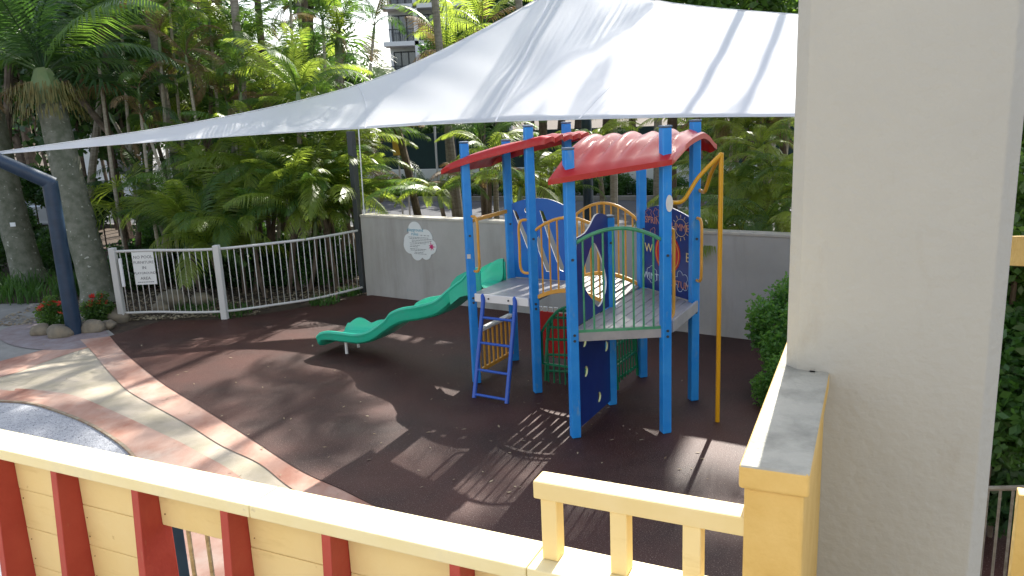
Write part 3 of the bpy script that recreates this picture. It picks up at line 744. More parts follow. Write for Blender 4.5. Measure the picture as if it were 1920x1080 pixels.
# ================================================================== FOREGROUND WALL, RAILING, PILLAR, COLUMN
zl = CAM_H - .90
rn = gp(0, 843, zl); rf_ = gp(1000, 1068, zl)
rd = (Vector((rf_.x, rf_.y, 0)) - Vector((rn.x, rn.y, 0))).normalized(); rnm = Vector((-rd.y, rd.x, 0))   # rnm points away from the camera
O = Vector((rf_.x, rf_.y, 0))
wid = (gp(600, 928, zl) - O).dot(rnm)
fw_ = thing('balcony_wall', 'yellow plank parapet with red ribs and a pale yellow cap', 'parapet', O)
def rp(s, d, z): return O + rd * s + rnm * d + Vector((0, 0, z))
def cap_u(px, py): return (gp(px, py, zl) - O).dot(rd)
js = [-3.4, cap_u(465, 948), cap_u(985, 1066), .62]
for a, b in zip(js, js[1:]):
    c = (rp(a + .0012, 0, 0) + rp(b - .0012, 0, 0)) / 2 + rnm * (wid / 2) + Vector((0, 0, zl - .0165))
    build(MB().frame(c, rd, rnm, Vector((0, 0, 1)), b - a - .0024, wid, .033), 'cap_board', ycap, fw_, bevel=.003)
ribs = []
for x, y in [(-35, 858), (93, 882), (243, 918), (408, 958), (598, 1003), (838, 1060)]:
    s = (gp(x, y, zl - .033) - O).dot(rd); ribs.append(s)
pd = .062                                # depth of the ribs in front of the planks
for s in ribs:
    # rib: narrow front face, flaring out towards the foot
    mb = MB(); t_ = .026; zt_ = zl - .034; zb = .9
    fl_ = .10
    vsx = [rp(s, .004, zt_), rp(s + t_, .004, zt_), rp(s + t_, pd + .03, zt_), rp(s, pd + .03, zt_),
           rp(s, -fl_, zb), rp(s + t_, -fl_, zb), rp(s + t_, pd + .03, zb), rp(s, pd + .03, zb)]
    mb.add(vsx, [(0, 3, 2, 1), (4, 5, 6, 7), (0, 1, 5, 4), (1, 2, 6, 5), (2, 3, 7, 6), (3, 0, 4, 7)])
    build(mb, 'rib', redr, fw_, bevel=.002)
ends = ribs + [.62]
ph = .128
for i in range(len(ends) - 1):
    a, b = ends[i] + .027, ends[i + 1] - .001
    rows = 1 if i == 2 else 9
    for k in range(rows):
        z1 = zl - .034 - k * ph; z0 = z1 - ph + .0014
        c = (rp(a, pd, 0) + rp(b, pd, 0)) / 2 + rnm * (.014 + rnd.uniform(0, .0015)) + Vector((0, 0, (z0 + z1) / 2))
        build(MB().frame(c, rd, rnm, Vector((0, 0, 1)), b - a, .028, z1 - z0), 'plank', yw, fw_, bevel=.002)
for i in range(len(ends) - 1):
    mb = MB(); a, b = ends[i] + .027, ends[i + 1]
    for k in range(1 if i == 2 else 4):
        for sx_ in (a + .015, b - .02):
            for dz in (.03, .095):
                c = rp(sx_ + rnd.uniform(-.004, .004), pd - .0005, zl - .034 - k * ph - dz + rnd.uniform(-.008, .008))
                if rnd.random() < .7: mb.tube([c, c - rnm * .0015], rnd.uniform(.0016, .0026), 6)
    tag(build(mb, 'nail_heads', mat('rusty_nail', (.2, .1, .04), .7) if i == 0 else bpy.data.materials['rusty_nail'], fw_), kind='stuff')
# upper railing
k_ = .932; zu = CAM_H - .78 * k_
ul = gp(998, 902, zu); ur = gp(1390, 965, zu)
s0 = (ul - O).dot(rd); s1 = (ur - O).dot(rd) + .05; d0 = (ul - O).dot(rnm); uw = .052
rl = thing('balustrade', 'short yellow timber balustrade standing on the parapet beside the pillar', 'balustrade', rp(s0, d0, zl))
c = (rp(s0, d0, 0) + rp(s1, d0, 0)) / 2 + rnm * uw / 2 + Vector((0, 0, zu - .019))
build(MB().frame(c, rd, rnm, Vector((0, 0, 1)), s1 - s0, uw, .038), 'top_rail', mat('balustrade_yellow', (.7, .55, .25), .6, c2=(.74, .6, .32), scale=6), rl, bevel=.004)
for x in (1027, 1160, 1299):
    s = (gp(x, 940 + (x - 1032) * .16, zu - .04) - O).dot(rd)
    c = rp(s, d0 + uw / 2, (zl + zu - .038) / 2)
    build(MB().frame(c, rd, rnm, Vector((0, 0, 1)), .034, .040, zu - .038 - zl - .001), 'baluster', yw, rl, bevel=.003)
# pillar wall with weathered cap
zp = CAM_H - .62
cn = [gp(*q, zp) for q in [(1385, 872), (1520, 885), (1555, 700), (1478, 645)]]
FL, FR, BR = cn[0], cn[1], cn[2]
pdv = (Vector((BR.x, BR.y, 0)) - Vector((FR.x, FR.y, 0))).normalized(); pnv = Vector((pdv.y, -pdv.x, 0))
pw_ = (FR - FL).dot(pnv)
pl = thing('wall_pillar', 'yellow wall end with grey weathered concrete cap beside the column', 'pillar', (FL.x, FL.y, 0))
def pp(a, b, z): return Vector((FL.x, FL.y, 0)) + pdv * a + pnv * b + Vector((0, 0, z))
c = (pp(0, 0, 0) + pp(.98, pw_, 0)) / 2 + Vector((0, 0, zp - .022))
me_ = build(MB().frame(c, pdv, pnv, Vector((0, 0, 1)), .98, pw_, .044), 'pillar_cap', [ypil, ctop], pl, bevel=.006, seg=3)
for p in me_.data.polygons:
    if p.center.z > max(v.co.z for v in me_.data.vertices) - .001: p.material_index = 1
c = (pp(.012, .008, 0) + pp(.98, pw_ - .008, 0)) / 2 + Vector((0, 0, (zp - .044) / 2))
build(MB().frame(c, pdv, pnv, Vector((0, 0, 1)), .968, pw_ - .016, zp - .045), 'pillar_body', ypil, pl, bevel=.006)
# the balcony the photographer stands on and the house wall behind, both unseen, added for bounce light
fl = MB(); fz = 1.72
fl.frame(rp(-1.4, -1.6, fz - .1), rd, rnm, Vector((0, 0, 1)), 7.5, 3.1, .2); struct(fl, 'balcony_floor', mat('pale_floor_tiles', (.2, .19, .17), .7, c2=(.24, .22, .2), scale=3))
hw_ = thing('house_wall', 'pale rendered house wall behind the balcony', 'building', rp(-1.4, -3.3, 0))
build(MB().frame(rp(-1.4, -3.3, 3.2), rd, rnm, Vector((0, 0, 1)), 16, .3, 6.4), 'wall', mat('cream_render', (.36, .35, .33), .8), hw_)
# big rendered column with chamfered corners
cl = gp(1471, 690, zp); CLp = Vector((cl.x, cl.y, 0))
cr_u, _ = onp(1916, 300, CLp, CLp + rd)
cw_ = cr_u; ch = .028
colp = [(ch, 0), (cw_ - ch, 0), (cw_, ch), (cw_, cw_ - ch), (cw_ - ch, cw_), (ch, cw_), (0, cw_ - ch), (0, ch)]
colp = [tuple((CLp + rd * a + rnm * b)[:2]) for a, b in colp]
ct = thing('column', 'massive off-white rendered column with chamfered corners at the right', 'column', CLp)
build(MB().prism(colp, 0, 6), 'column_shaft', colm, ct, bevel=.003)
# small white fitting on the column
q = CLp + rd * .062 - rnm * .006
build(MB().frame(q + Vector((0, 0, zp - .03)), rd, rnm, Vector((0, 0, 1)), .012, .012, .06), 'small_fitting', capw, ct)
# dark blue gate post and grey bars seen through the gap in the parapet
gz = 1.75
gt = thing('lower_gate', 'dark blue post and thin grey bars seen through the gap in the parapet', 'gate', gp(330, 1060, gz))
a = gp(325, 1010, 1.9)
build(MB().box((a.x, a.y, 1.0), (.055, .055, 2.0), R(-26)), 'gate_post', postd, gt, bevel=.004)
for x in (358, 392):
    a = gp(x, 1030, 1.9); build(MB().tube([(a.x, a.y, 0), (a.x, a.y, 2.1)], .0085, 8), 'bar', bark, gt, smooth=True)
a = gp(325, 1010, 1.9); b = gp(450, 1046, 1.9)
build(MB().beam((a.x, a.y, .2), (b.x, b.y, .2), .03, .03), 'gate_rail', postd, gt)
# yellow balustrade and grey bars right of the column
yr = thing('side_railing', 'yellow railing glimpsed at the far right beyond the column', 'railing', dp(1915, 470, 4.2))
a = dp(1880, 440, 4.4); b = dp(2050, 436, 3.6)
build(MB().beam(a - Vector((0, 0, .09)), b - Vector((0, 0, .09)), .07, .16), 'top_rail', ypil, yr, bevel=.004)
a = dp(1916, 940, 2.3)
build(MB().box((a.x + .02, a.y, a.z / 2 + .03), (.06, .06, a.z), R(-26)), 'post', ypil, yr, bevel=.004)
gb = thing('grey_side_fence', 'thin grey metal fence in front of the ivy at the lower right', 'fence', dp(1870, 915, 4.5))
a = dp(1852, 916, 4.6); b = dp(1960, 914, 4.3)
build(MB().tube([a, b], .016, 8), 'fence_rail', bark, gb, smooth=True)
for k in range(5):
    c = a.lerp(b, (k + .05) / 4.4); build(MB().tube([(c.x, c.y, 0), c], .009, 6), 'bar', bark, gb, smooth=True)

# ================================================================== VEGETATION
def frond_mesh(name, M, L=2.2, n=34, ll=.55, droop=1.3, up0=.5, vee=.35, seed=0, wdt=.028, rm=None):
    r = random.Random(seed); mb = MB(); pts = []; p = Vector((0, 0, 0)); ns = 14
    for i in range(ns + 1):
        t = i / ns; pts.append(p.copy()); a = up0 - droop * t ** 1.3
        p = p + Vector((math.cos(a), 0, math.sin(a))) * (L / ns)
    mb.tube(pts, [.018 * (1 - .85 * i / ns) for i in range(ns + 1)], 4, caps=False)
    nr = len(mb.f)
    for k in range(n):
        t = .14 + .86 * k / (n - 1); i = min(int(t * ns), ns - 1); f = t * ns - i
        c = pts[i].lerp(pts[i + 1], f); T = (pts[i + 1] - pts[i]).normalized(); S = Vector((0, 1, 0)); Nn = T.cross(S) * -1
        l = ll * (math.sin(math.pi * (.12 + .83 * t)) ** .7) * r.uniform(.85, 1.1)
        for sg_ in (-1, 1):
            if r.random() < .05: continue
            d = (S * sg_ * (1 - .25 * t) + T * (.45 + .5 * t + r.uniform(-.1, .1)) + Nn * (-1) * (-vee) * 1).normalized()
            d1 = d; d2 = (d + Vector((0, 0, -.55 - r.uniform(0, .5)))).normalized()
            wv = (T - d * T.dot(d)).normalized() * wdt
            a0 = c; m_ = c + d1 * l * .5; e_ = m_ + d2 * l * .5
            mb.add([a0 - wv * .4, a0 + wv * .4, m_ + wv * .6, m_ - wv * .6, e_], [(0, 1, 2, 3), (3, 2, 4)])
    me = mb.mesh(name, [M])
    return me
def fan_mesh(name, M, L=.75, n=22, seed=0):
    r = random.Random(seed); mb = MB(); mb.tube([(0, 0, 0), (.35, 0, .12), (.6, 0, .15)], .008, 4, caps=False)
    for k in range(n):
        a = R(-125 + 250 * k / (n - 1)); d = Vector((math.cos(a), math.sin(a), r.uniform(-.1, .05))); l = L * r.uniform(.9, 1.05)
        c = Vector((.6, 0, .15)); w_ = Vector((-math.sin(a), math.cos(a), .25)) * .022
        mm_ = c + d * l * .6; e_ = c + d * l + Vector((0, 0, -.12 - r.random() * .1))
        mb.add([c, c + d * .05 + w_ * .2, mm_ + w_, mm_ - w_, e_], [(0, 1, 2, 3), (3, 2, 4)])
    return mb.mesh(name, [M])
FR_M = {}
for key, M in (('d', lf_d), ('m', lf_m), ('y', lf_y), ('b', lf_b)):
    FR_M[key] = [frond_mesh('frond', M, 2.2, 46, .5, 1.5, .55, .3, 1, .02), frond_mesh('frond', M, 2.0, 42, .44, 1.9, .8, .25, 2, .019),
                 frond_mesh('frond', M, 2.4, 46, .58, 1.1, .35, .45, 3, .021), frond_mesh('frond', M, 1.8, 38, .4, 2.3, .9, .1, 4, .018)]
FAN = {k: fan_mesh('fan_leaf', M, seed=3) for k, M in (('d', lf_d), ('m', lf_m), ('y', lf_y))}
def trunk_mb(pts, r0, r1, n=10, ring=.0, flare=0):
    ps_ = smooth_line(pts, 8); k = len(ps_); rs = []
    for i in range(k):
        t = i / (k - 1); r_ = r0 + (r1 - r0) * t + flare * max(0, 1 - t * 5) ** 2
        rs.append(r_ * (1 + (ring if i % 2 else 0)))
    return MB().tube(ps_, rs, n)
FPROBE = [(.8, 0, .3), (1.4, 0, .4), (1.9, 0, .1), (2.2, 0, -.3), (2.0, 0, -.9), (1, .5, .1), (1, -.5, .1), (1.6, .5, -.2), (1.6, -.5, -.2), (1.5, 0, .75)]
def crosses(a, b):
    d = Vector(b) - Vector(a); h = SAIL.ray_cast(Vector(a), d.normalized(), d.length + .1)
    return h[0] is not None
def palm(label, base, top, r0, r1, nf, scale, mix, name='palm_tree', mid=None, bark_m=bark, group=None, low=.0, dead=0, seed=0, up_=1.0, flare=0, shaft_len=.5):
    r = random.Random(seed * 13 + 5); base = Vector(base); top = Vector(top)
    if -1.8 < base.x and base.y < 19.8:
        top.z = max(.4, min(top.z, 3.1 + max(0, base.y - (13.47 - .656 * base.x)) * .42 - 1.7 * scale)); up_ = min(up_, .5)
    h = SAIL.ray_cast(Vector((top.x, top.y, -1)), Vector((0, 0, 1)))[0]
    if h is not None and h.z - .5 <= top.z < h.z + .9: top.z = h.z - .9
    for _ in range(16):                  # keep trunks clear of the stretched sail: move them back along the line of sight
        h = SAIL.ray_cast(Vector((base.x, base.y, -1)), Vector((0, 0, 1)))[0]; h2 = SAIL.ray_cast(Vector((top.x, top.y, -1)), Vector((0, 0, 1)))[0]
        if (h is None or h.z > top.z + .5) and (h2 is None or h2.z > top.z + .5): break
        k_s = 1.035; base = Vector((base.x * k_s, base.y * k_s, base.z)); top = Vector((top.x * k_s, top.y * k_s, CAM_H + (top.z - CAM_H) * k_s))
        if mid is not None: mid = Vector(mid); mid = Vector((mid.x * k_s, mid.y * k_s, CAM_H + (mid.z - CAM_H) * k_s))
    t = thing(name, label, 'palm', base, group)
    pts = [base - Vector((0, 0, .1))] + ([Vector(mid)] if mid is not None else [base.lerp(top, .5) + Vector((r.uniform(-.1, .1), 0, 0))]) + [top]
    build(trunk_mb(pts, r0, r1, 12 if r0 > .15 else 8, .04, flare), 'trunk', bark_m, t, smooth=True)
    d = (top - pts[1]).normalized()
    if shaft_len > 0:
        build(MB().tube([top - d * .05, top + d * shaft_len * .5, top + d * shaft_len], [r1 * 1.05, r1 * 1.15, r1 * .6], 8), 'crownshaft', shaft, t, smooth=True)
    hub = top + d * shaft_len * .9
    for i in range(nf):
        k = r.choice(mix); me = FR_M[k][r.randrange(4)]; o = link('frond', me, t)
        az = 2.399 * i + r.uniform(-.3, .3); el = R(r.uniform(-15 + low, 62 * up_))
        s = scale * r.uniform(.8, 1.12)
        rot = (r.uniform(-.25, .25), -el, az); o.location = hub - base; o.rotation_euler = rot; o.scale = (s, s, s)
        Mx = Matrix.Translation(hub) @ Euler(rot).to_matrix().to_4x4() @ Matrix.Scale(s, 4)
        if any(crosses(hub, Mx @ Vector(q)) for q in FPROBE): bpy.data.objects.remove(o)
    for i in range(dead):
        me = FR_M['b'][3]; o = link('dead_frond', me, t); s = scale * r.uniform(.6, .85)
        o.location = hub - base - d * .15; o.rotation_euler = (r.uniform(-.3, .3), R(r.uniform(55, 80)), r.uniform(0, 6.28)); o.scale = (s, s, s)
    return t
def gz_(px, py, Y):                       # ground point below a pixel at depth Y
    p = dp(px, py, Y); return Vector((p.x, p.y, 0))
# --- two stout royal palms at the left
def T(px, py, Y): return dp(px, py, Y)
palm('stout mossy palm trunk right behind the blue sail post', gp(190, 565), T(95, 195, 16.4), .31, .26, 15, 1.55, 'dddm', 'royal_palm', mid=T(140, 380, 16), bark_m=barkm, seed=1, flare=.12, shaft_len=.7, dead=1, low=-12)
palm('stout grey palm trunk at the left edge with a small white tag', gp(58, 528), T(-30, 160, 18.6), .34, .28, 13, 1.6, 'ddm', 'royal_palm', mid=T(15, 370, 18.3), bark_m=barkm, seed=2, flare=.14, shaft_len=.7)
tg = dp(24, 421, 17.85); tg_ = thing('tree_tag', 'small white tag fixed to the left palm trunk', 'tag', tg)
build(MB().box(tg, (.12, .008, .09)), 'tag_plate', capw, tg_)
# fruit skirts of the first palm
fr_ = MB(); r2 = random.Random(5); cpt = T(88, 172, 16.2)
for i in range(900):
    a = r2.uniform(0, 6.28); rr = .25 + .5 * r2.random(); z = -.1 - .7 * r2.random() * (rr / .7) + .3
    p = cpt + Vector((math.cos(a) * rr, math.sin(a) * rr, z)); q = p + Vector((math.cos(a) * .04, math.sin(a) * .04, -.16))
    w_ = Vector((-math.sin(a), math.cos(a), 0)) * .008; fr_.add([p - w_, p + w_, q + w_, q - w_], [(0, 1, 2, 3)])
rp_ = [o for o in bpy.data.objects if o.name == 'royal_palm'][0]
tag(build(fr_, 'fruit_strands', fruit, rp_), kind='stuff')
# --- individually placed slender palms  (label, base px, base Y, top px, top Y, r, nfronds, scale, mix, mid px)
LP = [
 ('pale leaning palm trunk rising from the fence middle up to the left', (417, 447), 16.8, (108, 135), 19, .085, .075, 12, 1.1, 'dm', (250, 305, 18)),
 ('thin bare trunk leaning left beside the fan leaf', (325, 430), 17.5, (215, 230), 19.5, .05, .045, 9, 1.0, 'dmm', (270, 340, 18.5)),
 ('slim grey palm left of the bright fronds, trunk to the top edge', (520, 300), 19, (478, -60), 19.6, .1, .075, 10, 1.0, 'dm', (497, 150, 19.3)),
 ('slim palm trunk with drooping dead skirt in the upper left', (352, 300), 20, (330, 60), 20.3, .08, .07, 11, 1.1, 'dmd', None),
 ('grey straight palm trunk rising past the upper edge', (580, 330), 21, (568, -70), 21.3, .1, .08, 10, 1.1, 'dm', None),
 ('short bottle-green palm with pale crownshaft above the sail', (638, 330), 20, (636, 95), 20.2, .11, .1, 11, .95, 'mmy', None),
 ('bent pale palm leaning left across the street gap', (799, 408), 17.2, (662, -30), 18.4, .085, .075, 11, 1.1, 'dmb', (738, 225, 17.9)),
 ('bright yellow-green palm behind the pool fence', (560, 420), 16.2, (560, 205), 16.3, .06, .05, 12, .85, 'yym', None),
 ('leafy palm with low arching fronds over the fence', (520, 470), 16.6, (500, 360), 16.6, .06, .05, 14, .85, 'my', None),
 ('sunlit cane palm beside the dark grey corner post', (640, 470), 16.9, (652, 290), 16.9, .05, .045, 12, .75, 'yym', None),
 ('low spreading palm whose fronds hang over the fence end', (620, 520), 16.2, (610, 425), 16.1, .06, .05, 13, .7, 'my', None),
 ('small palm peeping over the wall left of the blue frame', (880, 420), 16.5, (872, 372), 16.5, .05, .045, 9, .6, 'yb', None),
 ('palm arching a long frond toward the street sign', (905, 405), 18.5, (905, 300), 18.5, .06, .05, 10, .95, 'md', None),
 ('palm with sparse hanging fronds above the left red roof', (932, 405), 19.5, (935, 200), 19.7, .07, .06, 11, .85, 'my', None),
 ('grey slender trunk seen between the two red roofs', (1020, 420), 17, (1018, 225), 17.1, .1, .085, 12, .85, 'ymy', None),
 ('thin palm right of the dark blue sail post', (1124, 420), 17.6, (1120, 290), 17.6, .06, .05, 12, .62, 'yym', None),
 ('grey palm trunk just right of the near blue post', (1270, 420), 16.4, (1262, 190), 16.5, .1, .09, 11, .9, 'md', None),
 ('thin pale trunk beside the rear right blue post', (1317, 425), 15.6, (1308, 200), 15.8, .06, .05, 9, .8, 'my', None),
 ('dark trunk in the right cane clump nearest the column', (1478, 440), 15.2, (1462, 205), 15.4, .07, .055, 9, .85, 'my', None),
 ('dark trunk in the right cane clump, left of the nearest', (1452, 440), 15.8, (1422, 190), 16.0, .07, .055, 10, .85, 'ym', None),
 ('cane stem with yellow fronds in the right clump', (1430, 440), 17, (1400, 230), 17.1, .05, .045, 11, .8, 'yy', None),
 ('cane stem with brown fronds in the right clump', (1400, 430), 17.5, (1375, 270), 17.6, .05, .045, 11, .8, 'byy', None),
 ('low palm with spiky leaves just behind the wall at the right', (1440, 440), 14.8, (1440, 415), 14.8, .06, .05, 11, .5, 'yb', None),
 ('dark green palm at the top left corner of the clump', (150, 480), 19.5, (205, 60), 20, .1, .08, 13, 1.35, 'dd', None),
 ('tall dark palm behind the stout palms', (10, 480), 22, (20, 20), 22, .12, .1, 13, 1.5, 'dd', None),
 ('upright palm left of the sunlit clump', (430, 430), 18.5, (445, 130), 18.7, .07, .06, 12, 1.0, 'mmy', None),
 ('low dark palm between stout trunk and fence', (255, 470), 17.8, (262, 380), 17.8, .07, .06, 12, .8, 'dm', None),
 ('fresh green palm behind the fence sign', (300, 500), 16.6, (310, 440), 16.6, .05, .05, 10, .55, 'dm', None),
 ('arching frond palm above the sail edge at the centre top', (905, 300), 24, (905, 75), 24, .12, .1, 10, 1.2, 'yb', None),
 ('shaggy palm with dry brown fronds above the sail', (850, 300), 23, (838, 130), 23, .1, .09, 11, 1.0, 'bym', None),
]
for i, (lab, bpx, bY, tpx, tY, ra, rb, nf, scl, mix, md_) in enumerate(LP):
    base = gz_(bpx[0], bpx[1], bY); top = dp(tpx[0], tpx[1], tY)
    if top.z < .5: top.z = .5
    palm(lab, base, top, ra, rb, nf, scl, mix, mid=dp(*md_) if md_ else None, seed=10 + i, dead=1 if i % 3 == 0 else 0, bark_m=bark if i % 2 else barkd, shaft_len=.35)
TALL = [(1150, 22.5, 10.0, 'tall slim palm behind the yellow bridge rail, crown above the sail'), (1000, 23.0, 10.6, 'tall palm right behind the left red roof, crown above the sail'), (860, 21.5, 9.2, 'tall palm just left of the blue frame, crown above the sail'),  # added so their fronds cast shadow streaks on the sail and ground
 (1512, 24.5, 15.0, 'very tall palm next to the column edge'), (1590, 22.5, 13.2, 'tall palm mostly hidden behind the column'), (1232, 26.5, 16.4, 'very tall palm behind the near right blue post'), (1445, 23.5, 14.0, 'very tall palm in the right clump'),  # very tall palms added so crowns out of view shade the rubber
 (600, 24.0, 9.4, 'tall palm in the thicket middle, crown above the frame'), (455, 18.2, 7.2, 'tall palm behind the fence middle, crown above the frame'), (330, 18.8, 7.8, 'tall palm behind the fence sign, crown above the frame')]
for i, (px, Y, z, lab) in enumerate(TALL):
    base = gz_(px, 300, Y); palm(lab, base, base + Vector((rnd.uniform(-.5, .5), rnd.uniform(-.3, .3), z)), (.14 if z > 12 else .11), .08, 14, 1.8 if z > 12 else 1.2, 'mdm', seed=60 + i, shaft_len=.5)
r8 = random.Random(31)
LOWP = [(1385, 12.4, 1.1), (1425, 12.1, 1.3), (1465, 12.0, 1.2), (1492, 12.4, 1.7), (1335, 13.2, .9), (1405, 13.0, 1.9), (300, 15.4, .8), (345, 15.6, 1.1), (395, 15.3, .9), (430, 15.8, 1.3), (470, 15.4, 1.0), (515, 15.7, 1.5), (555, 15.9, 1.1), (595, 16.1, 1.6), (630, 16.4, 1.2), (660, 16.6, 1.8), (500, 16.6, 2.0), (560, 17.0, 2.1), (625, 17.3, 2.2), (450, 16.0, 1.5), (490, 17.0, 2.6), (535, 15.9, 1.2), (575, 17.4, 2.9), (610, 16.0, 1.9), (640, 17.6, 2.7), (665, 16.4, 1.3), (405, 16.6, 2.1), (360, 17.2, 1.4), (590, 18.6, 3.6), (470, 18.4, 3.9),
  (850, 15.8, 1.6), (905, 16.6, 2.2), (955, 15.4, 1.7), (1000, 16.4, 1.9), (1060, 15.6, 1.5), (1380, 14.2, 1.5), (1415, 13.4, 1.7), (1450, 13.9, 2.3), (1480, 13.2, 1.5), (1400, 15.6, 2.6), (1440, 16.2, 3.0), (1490, 15.0, 2.8), (1365, 16.6, 1.9)]
where = lambda px: 'above the fence sign' if px < 350 else 'above the middle fence post' if px < 460 else 'behind the right fence half' if px < 580 else 'beside the grey corner post' if px < 690 else ('behind the wall under the left red roof' if px < 1100 else 'behind the right end of the wall')
for i, (px, Y, z) in enumerate(LOWP):
    base = gz_(px, 300, Y); g = 'sunlit cane palms ' + where(px)
    lab = ['low', 'short', 'taller', 'tallest'][min(3, int(z / .95))] + ' sunlit cane palm with yellow-green fronds ' + where(px)
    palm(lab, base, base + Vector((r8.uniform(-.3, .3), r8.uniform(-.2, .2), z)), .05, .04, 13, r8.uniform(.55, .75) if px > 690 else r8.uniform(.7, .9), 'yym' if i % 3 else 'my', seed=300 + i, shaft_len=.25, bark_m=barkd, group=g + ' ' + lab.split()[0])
r9 = random.Random(5)
STEM = [(232, 440, 185, 120, 17.0), (262, 450, 228, 60, 18.2), (300, 470, 262, 190, 16.8), (330, 455, 300, 95, 17.6), (362, 440, 318, 20, 18.8), (392, 430, 352, 130, 17.4), (430, 400, 395, 60, 18.4), (447, 420, 452, 200, 16.9), (385, 450, 280, 255, 16.6), (540, 340, 545, 20, 19),
  (610, 330, 606, 60, 19.4), (505, 380, 512, 175, 17.2), (660, 330, 700, 70, 19.8), (470, 410, 430, 215, 17.8), (565, 360, 590, 150, 18.2), (345, 300, 372, -20, 20.5), (1385, 430, 1372, 240, 15.8), (1468, 430, 1480, 215, 15.4), (1437, 430, 1446, 220, 16.6)]
for i, (bx_, by_, tx_, ty_, Y) in enumerate(STEM):
    base = gz_(bx_, by_, Y); top = dp(tx_, ty_, Y + .4)
    far = 'leaning' if abs(bx_ - tx_) > 25 else 'upright'
    side = ('thicket above the fence sign' if bx_ < 340 else 'thicket above the middle fence post' if bx_ < 460 else 'thicket left of the grey corner post' if bx_ < 700 else 'right cane clump beyond the wall')
    palm('thin pale %s cane stem in the %s' % (far, side), base, top, .042, .032, 7, r9.uniform(.55, .8), 'ymb' if i % 2 else 'mdb', name='cane_palm', seed=500 + i, dead=2, bark_m=barkp, shaft_len=.3, group='thin pale %s cane stems in the %s' % (far, side))
# --- filler palms of the thicket behind the fence
r3 = random.Random(21)
for i in range(47):
    Y = r3.uniform(19, 28); px = r3.uniform(90, 560) if i < 44 else r3.uniform(1330, 1560)
    if i >= 44: Y = r3.uniform(16.5, 20)
    zt_ = r3.uniform(2.5, 5.5) if Y < 21 else r3.uniform(3.5, 8.5)
    if px > 400: zt_ = min(zt_, r3.uniform(2.5, 5))
    if i >= 44: zt_ = r3.uniform(2.0, 5)
    p = dp(px, 300, Y); base = Vector((p.x, p.y, 0)); top = base + Vector((r3.uniform(-.8, .8), r3.uniform(-.3, .3), zt_))
    mix = 'dm' if px < 400 else ('dmmy' if px < 1000 else 'my')
    if i < 44:
        pl_ = 'behind the two stout palms' if px < 200 else 'above the fence sign' if px < 330 else 'above the middle fence post' if px < 450 else 'left of the grey corner post'
        pl_ = ('in the rear thicket ' if Y > 23.5 else 'in the middle of the thicket ') + pl_; hh = 'tall' if zt_ > 4.5 else 'low'
        lb, gr = '%s feathery green palm %s' % (hh, pl_), '%s feathery palms %s' % (hh, pl_)
    else: lb, gr = 'feathery green palm in the thicket beyond the right end of the wall', 'palms in the thicket beyond the wall'
    palm(lb, base, top, .06, .045, 11, r3.uniform(.85, 1.15), mix, seed=100 + i, group=gr, shaft_len=.3, bark_m=barkd)
# fan palm
for i, (px, py, Y, s, key, lab) in enumerate([(225, 385, 16.9, .95, 'y', 'fan palm leaf catching light beside the stout trunk'), (600, 330, 16.4, .8, 'y', 'bright fan palm leaf in the middle of the thicket'), (640, 120, 21, 1.3, 'm', 'fan palm high above the sail'), (190, 150, 18, 1.4, 'd', 'dark fan palm between the stout palms')]):
    c = dp(px, py, Y); t = thing('fan_palm', lab, 'palm', (c.x, c.y, 0)); build(MB().tube([(c.x, c.y, 0), c], .04, 8), 'trunk', barkd, t, smooth=True)
    r4 = random.Random(i)
    for k in range(9):
        o = link('fan_leaf', FAN[key], t); o.location = (0, 0, c.z); o.rotation_euler = (r4.uniform(-.4, .4), R(r4.uniform(-60, 25)), 2.4 * k + r4.random()); o.scale = (s, s, s)

def leaf_cloud(name, M, n, rad, leaf, seed, clumps=14, flat=.75, hollow=.3):
    r = random.Random(seed); mb = MB(); cs = []
    for k in range(clumps):
        while True:
            v = Vector((r.uniform(-1, 1), r.uniform(-1, 1), r.uniform(-1, 1)))
            if hollow < v.length < 1: break
        cs.append((Vector((v.x, v.y, v.z * flat)) * rad * .72, rad * r.uniform(.25, .42)))
    for i in range(n):
        c, cr = cs[i % clumps]; v = Vector((r.gauss(0, 1), r.gauss(0, 1), r.gauss(0, 1))).normalized() * (r.random() ** .4) * cr
        p = c + v; a = Vector((r.uniform(-1, 1), r.uniform(-1, 1), r.uniform(-.8, .3))).normalized(); b_ = a.orthogonal().normalized()
        b_ = (b_ * math.cos(r.random() * 3) + a.cross(b_) * math.sin(r.random() * 3)).normalized(); l = leaf * r.uniform(.6, 1.3)
        mb.add([p, p + a * l * .5 + b_ * l * .28, p + a * l, p + a * l * .5 - b_ * l * .28], [(0, 1, 2, 3)])
    return mb.mesh(name, [M])
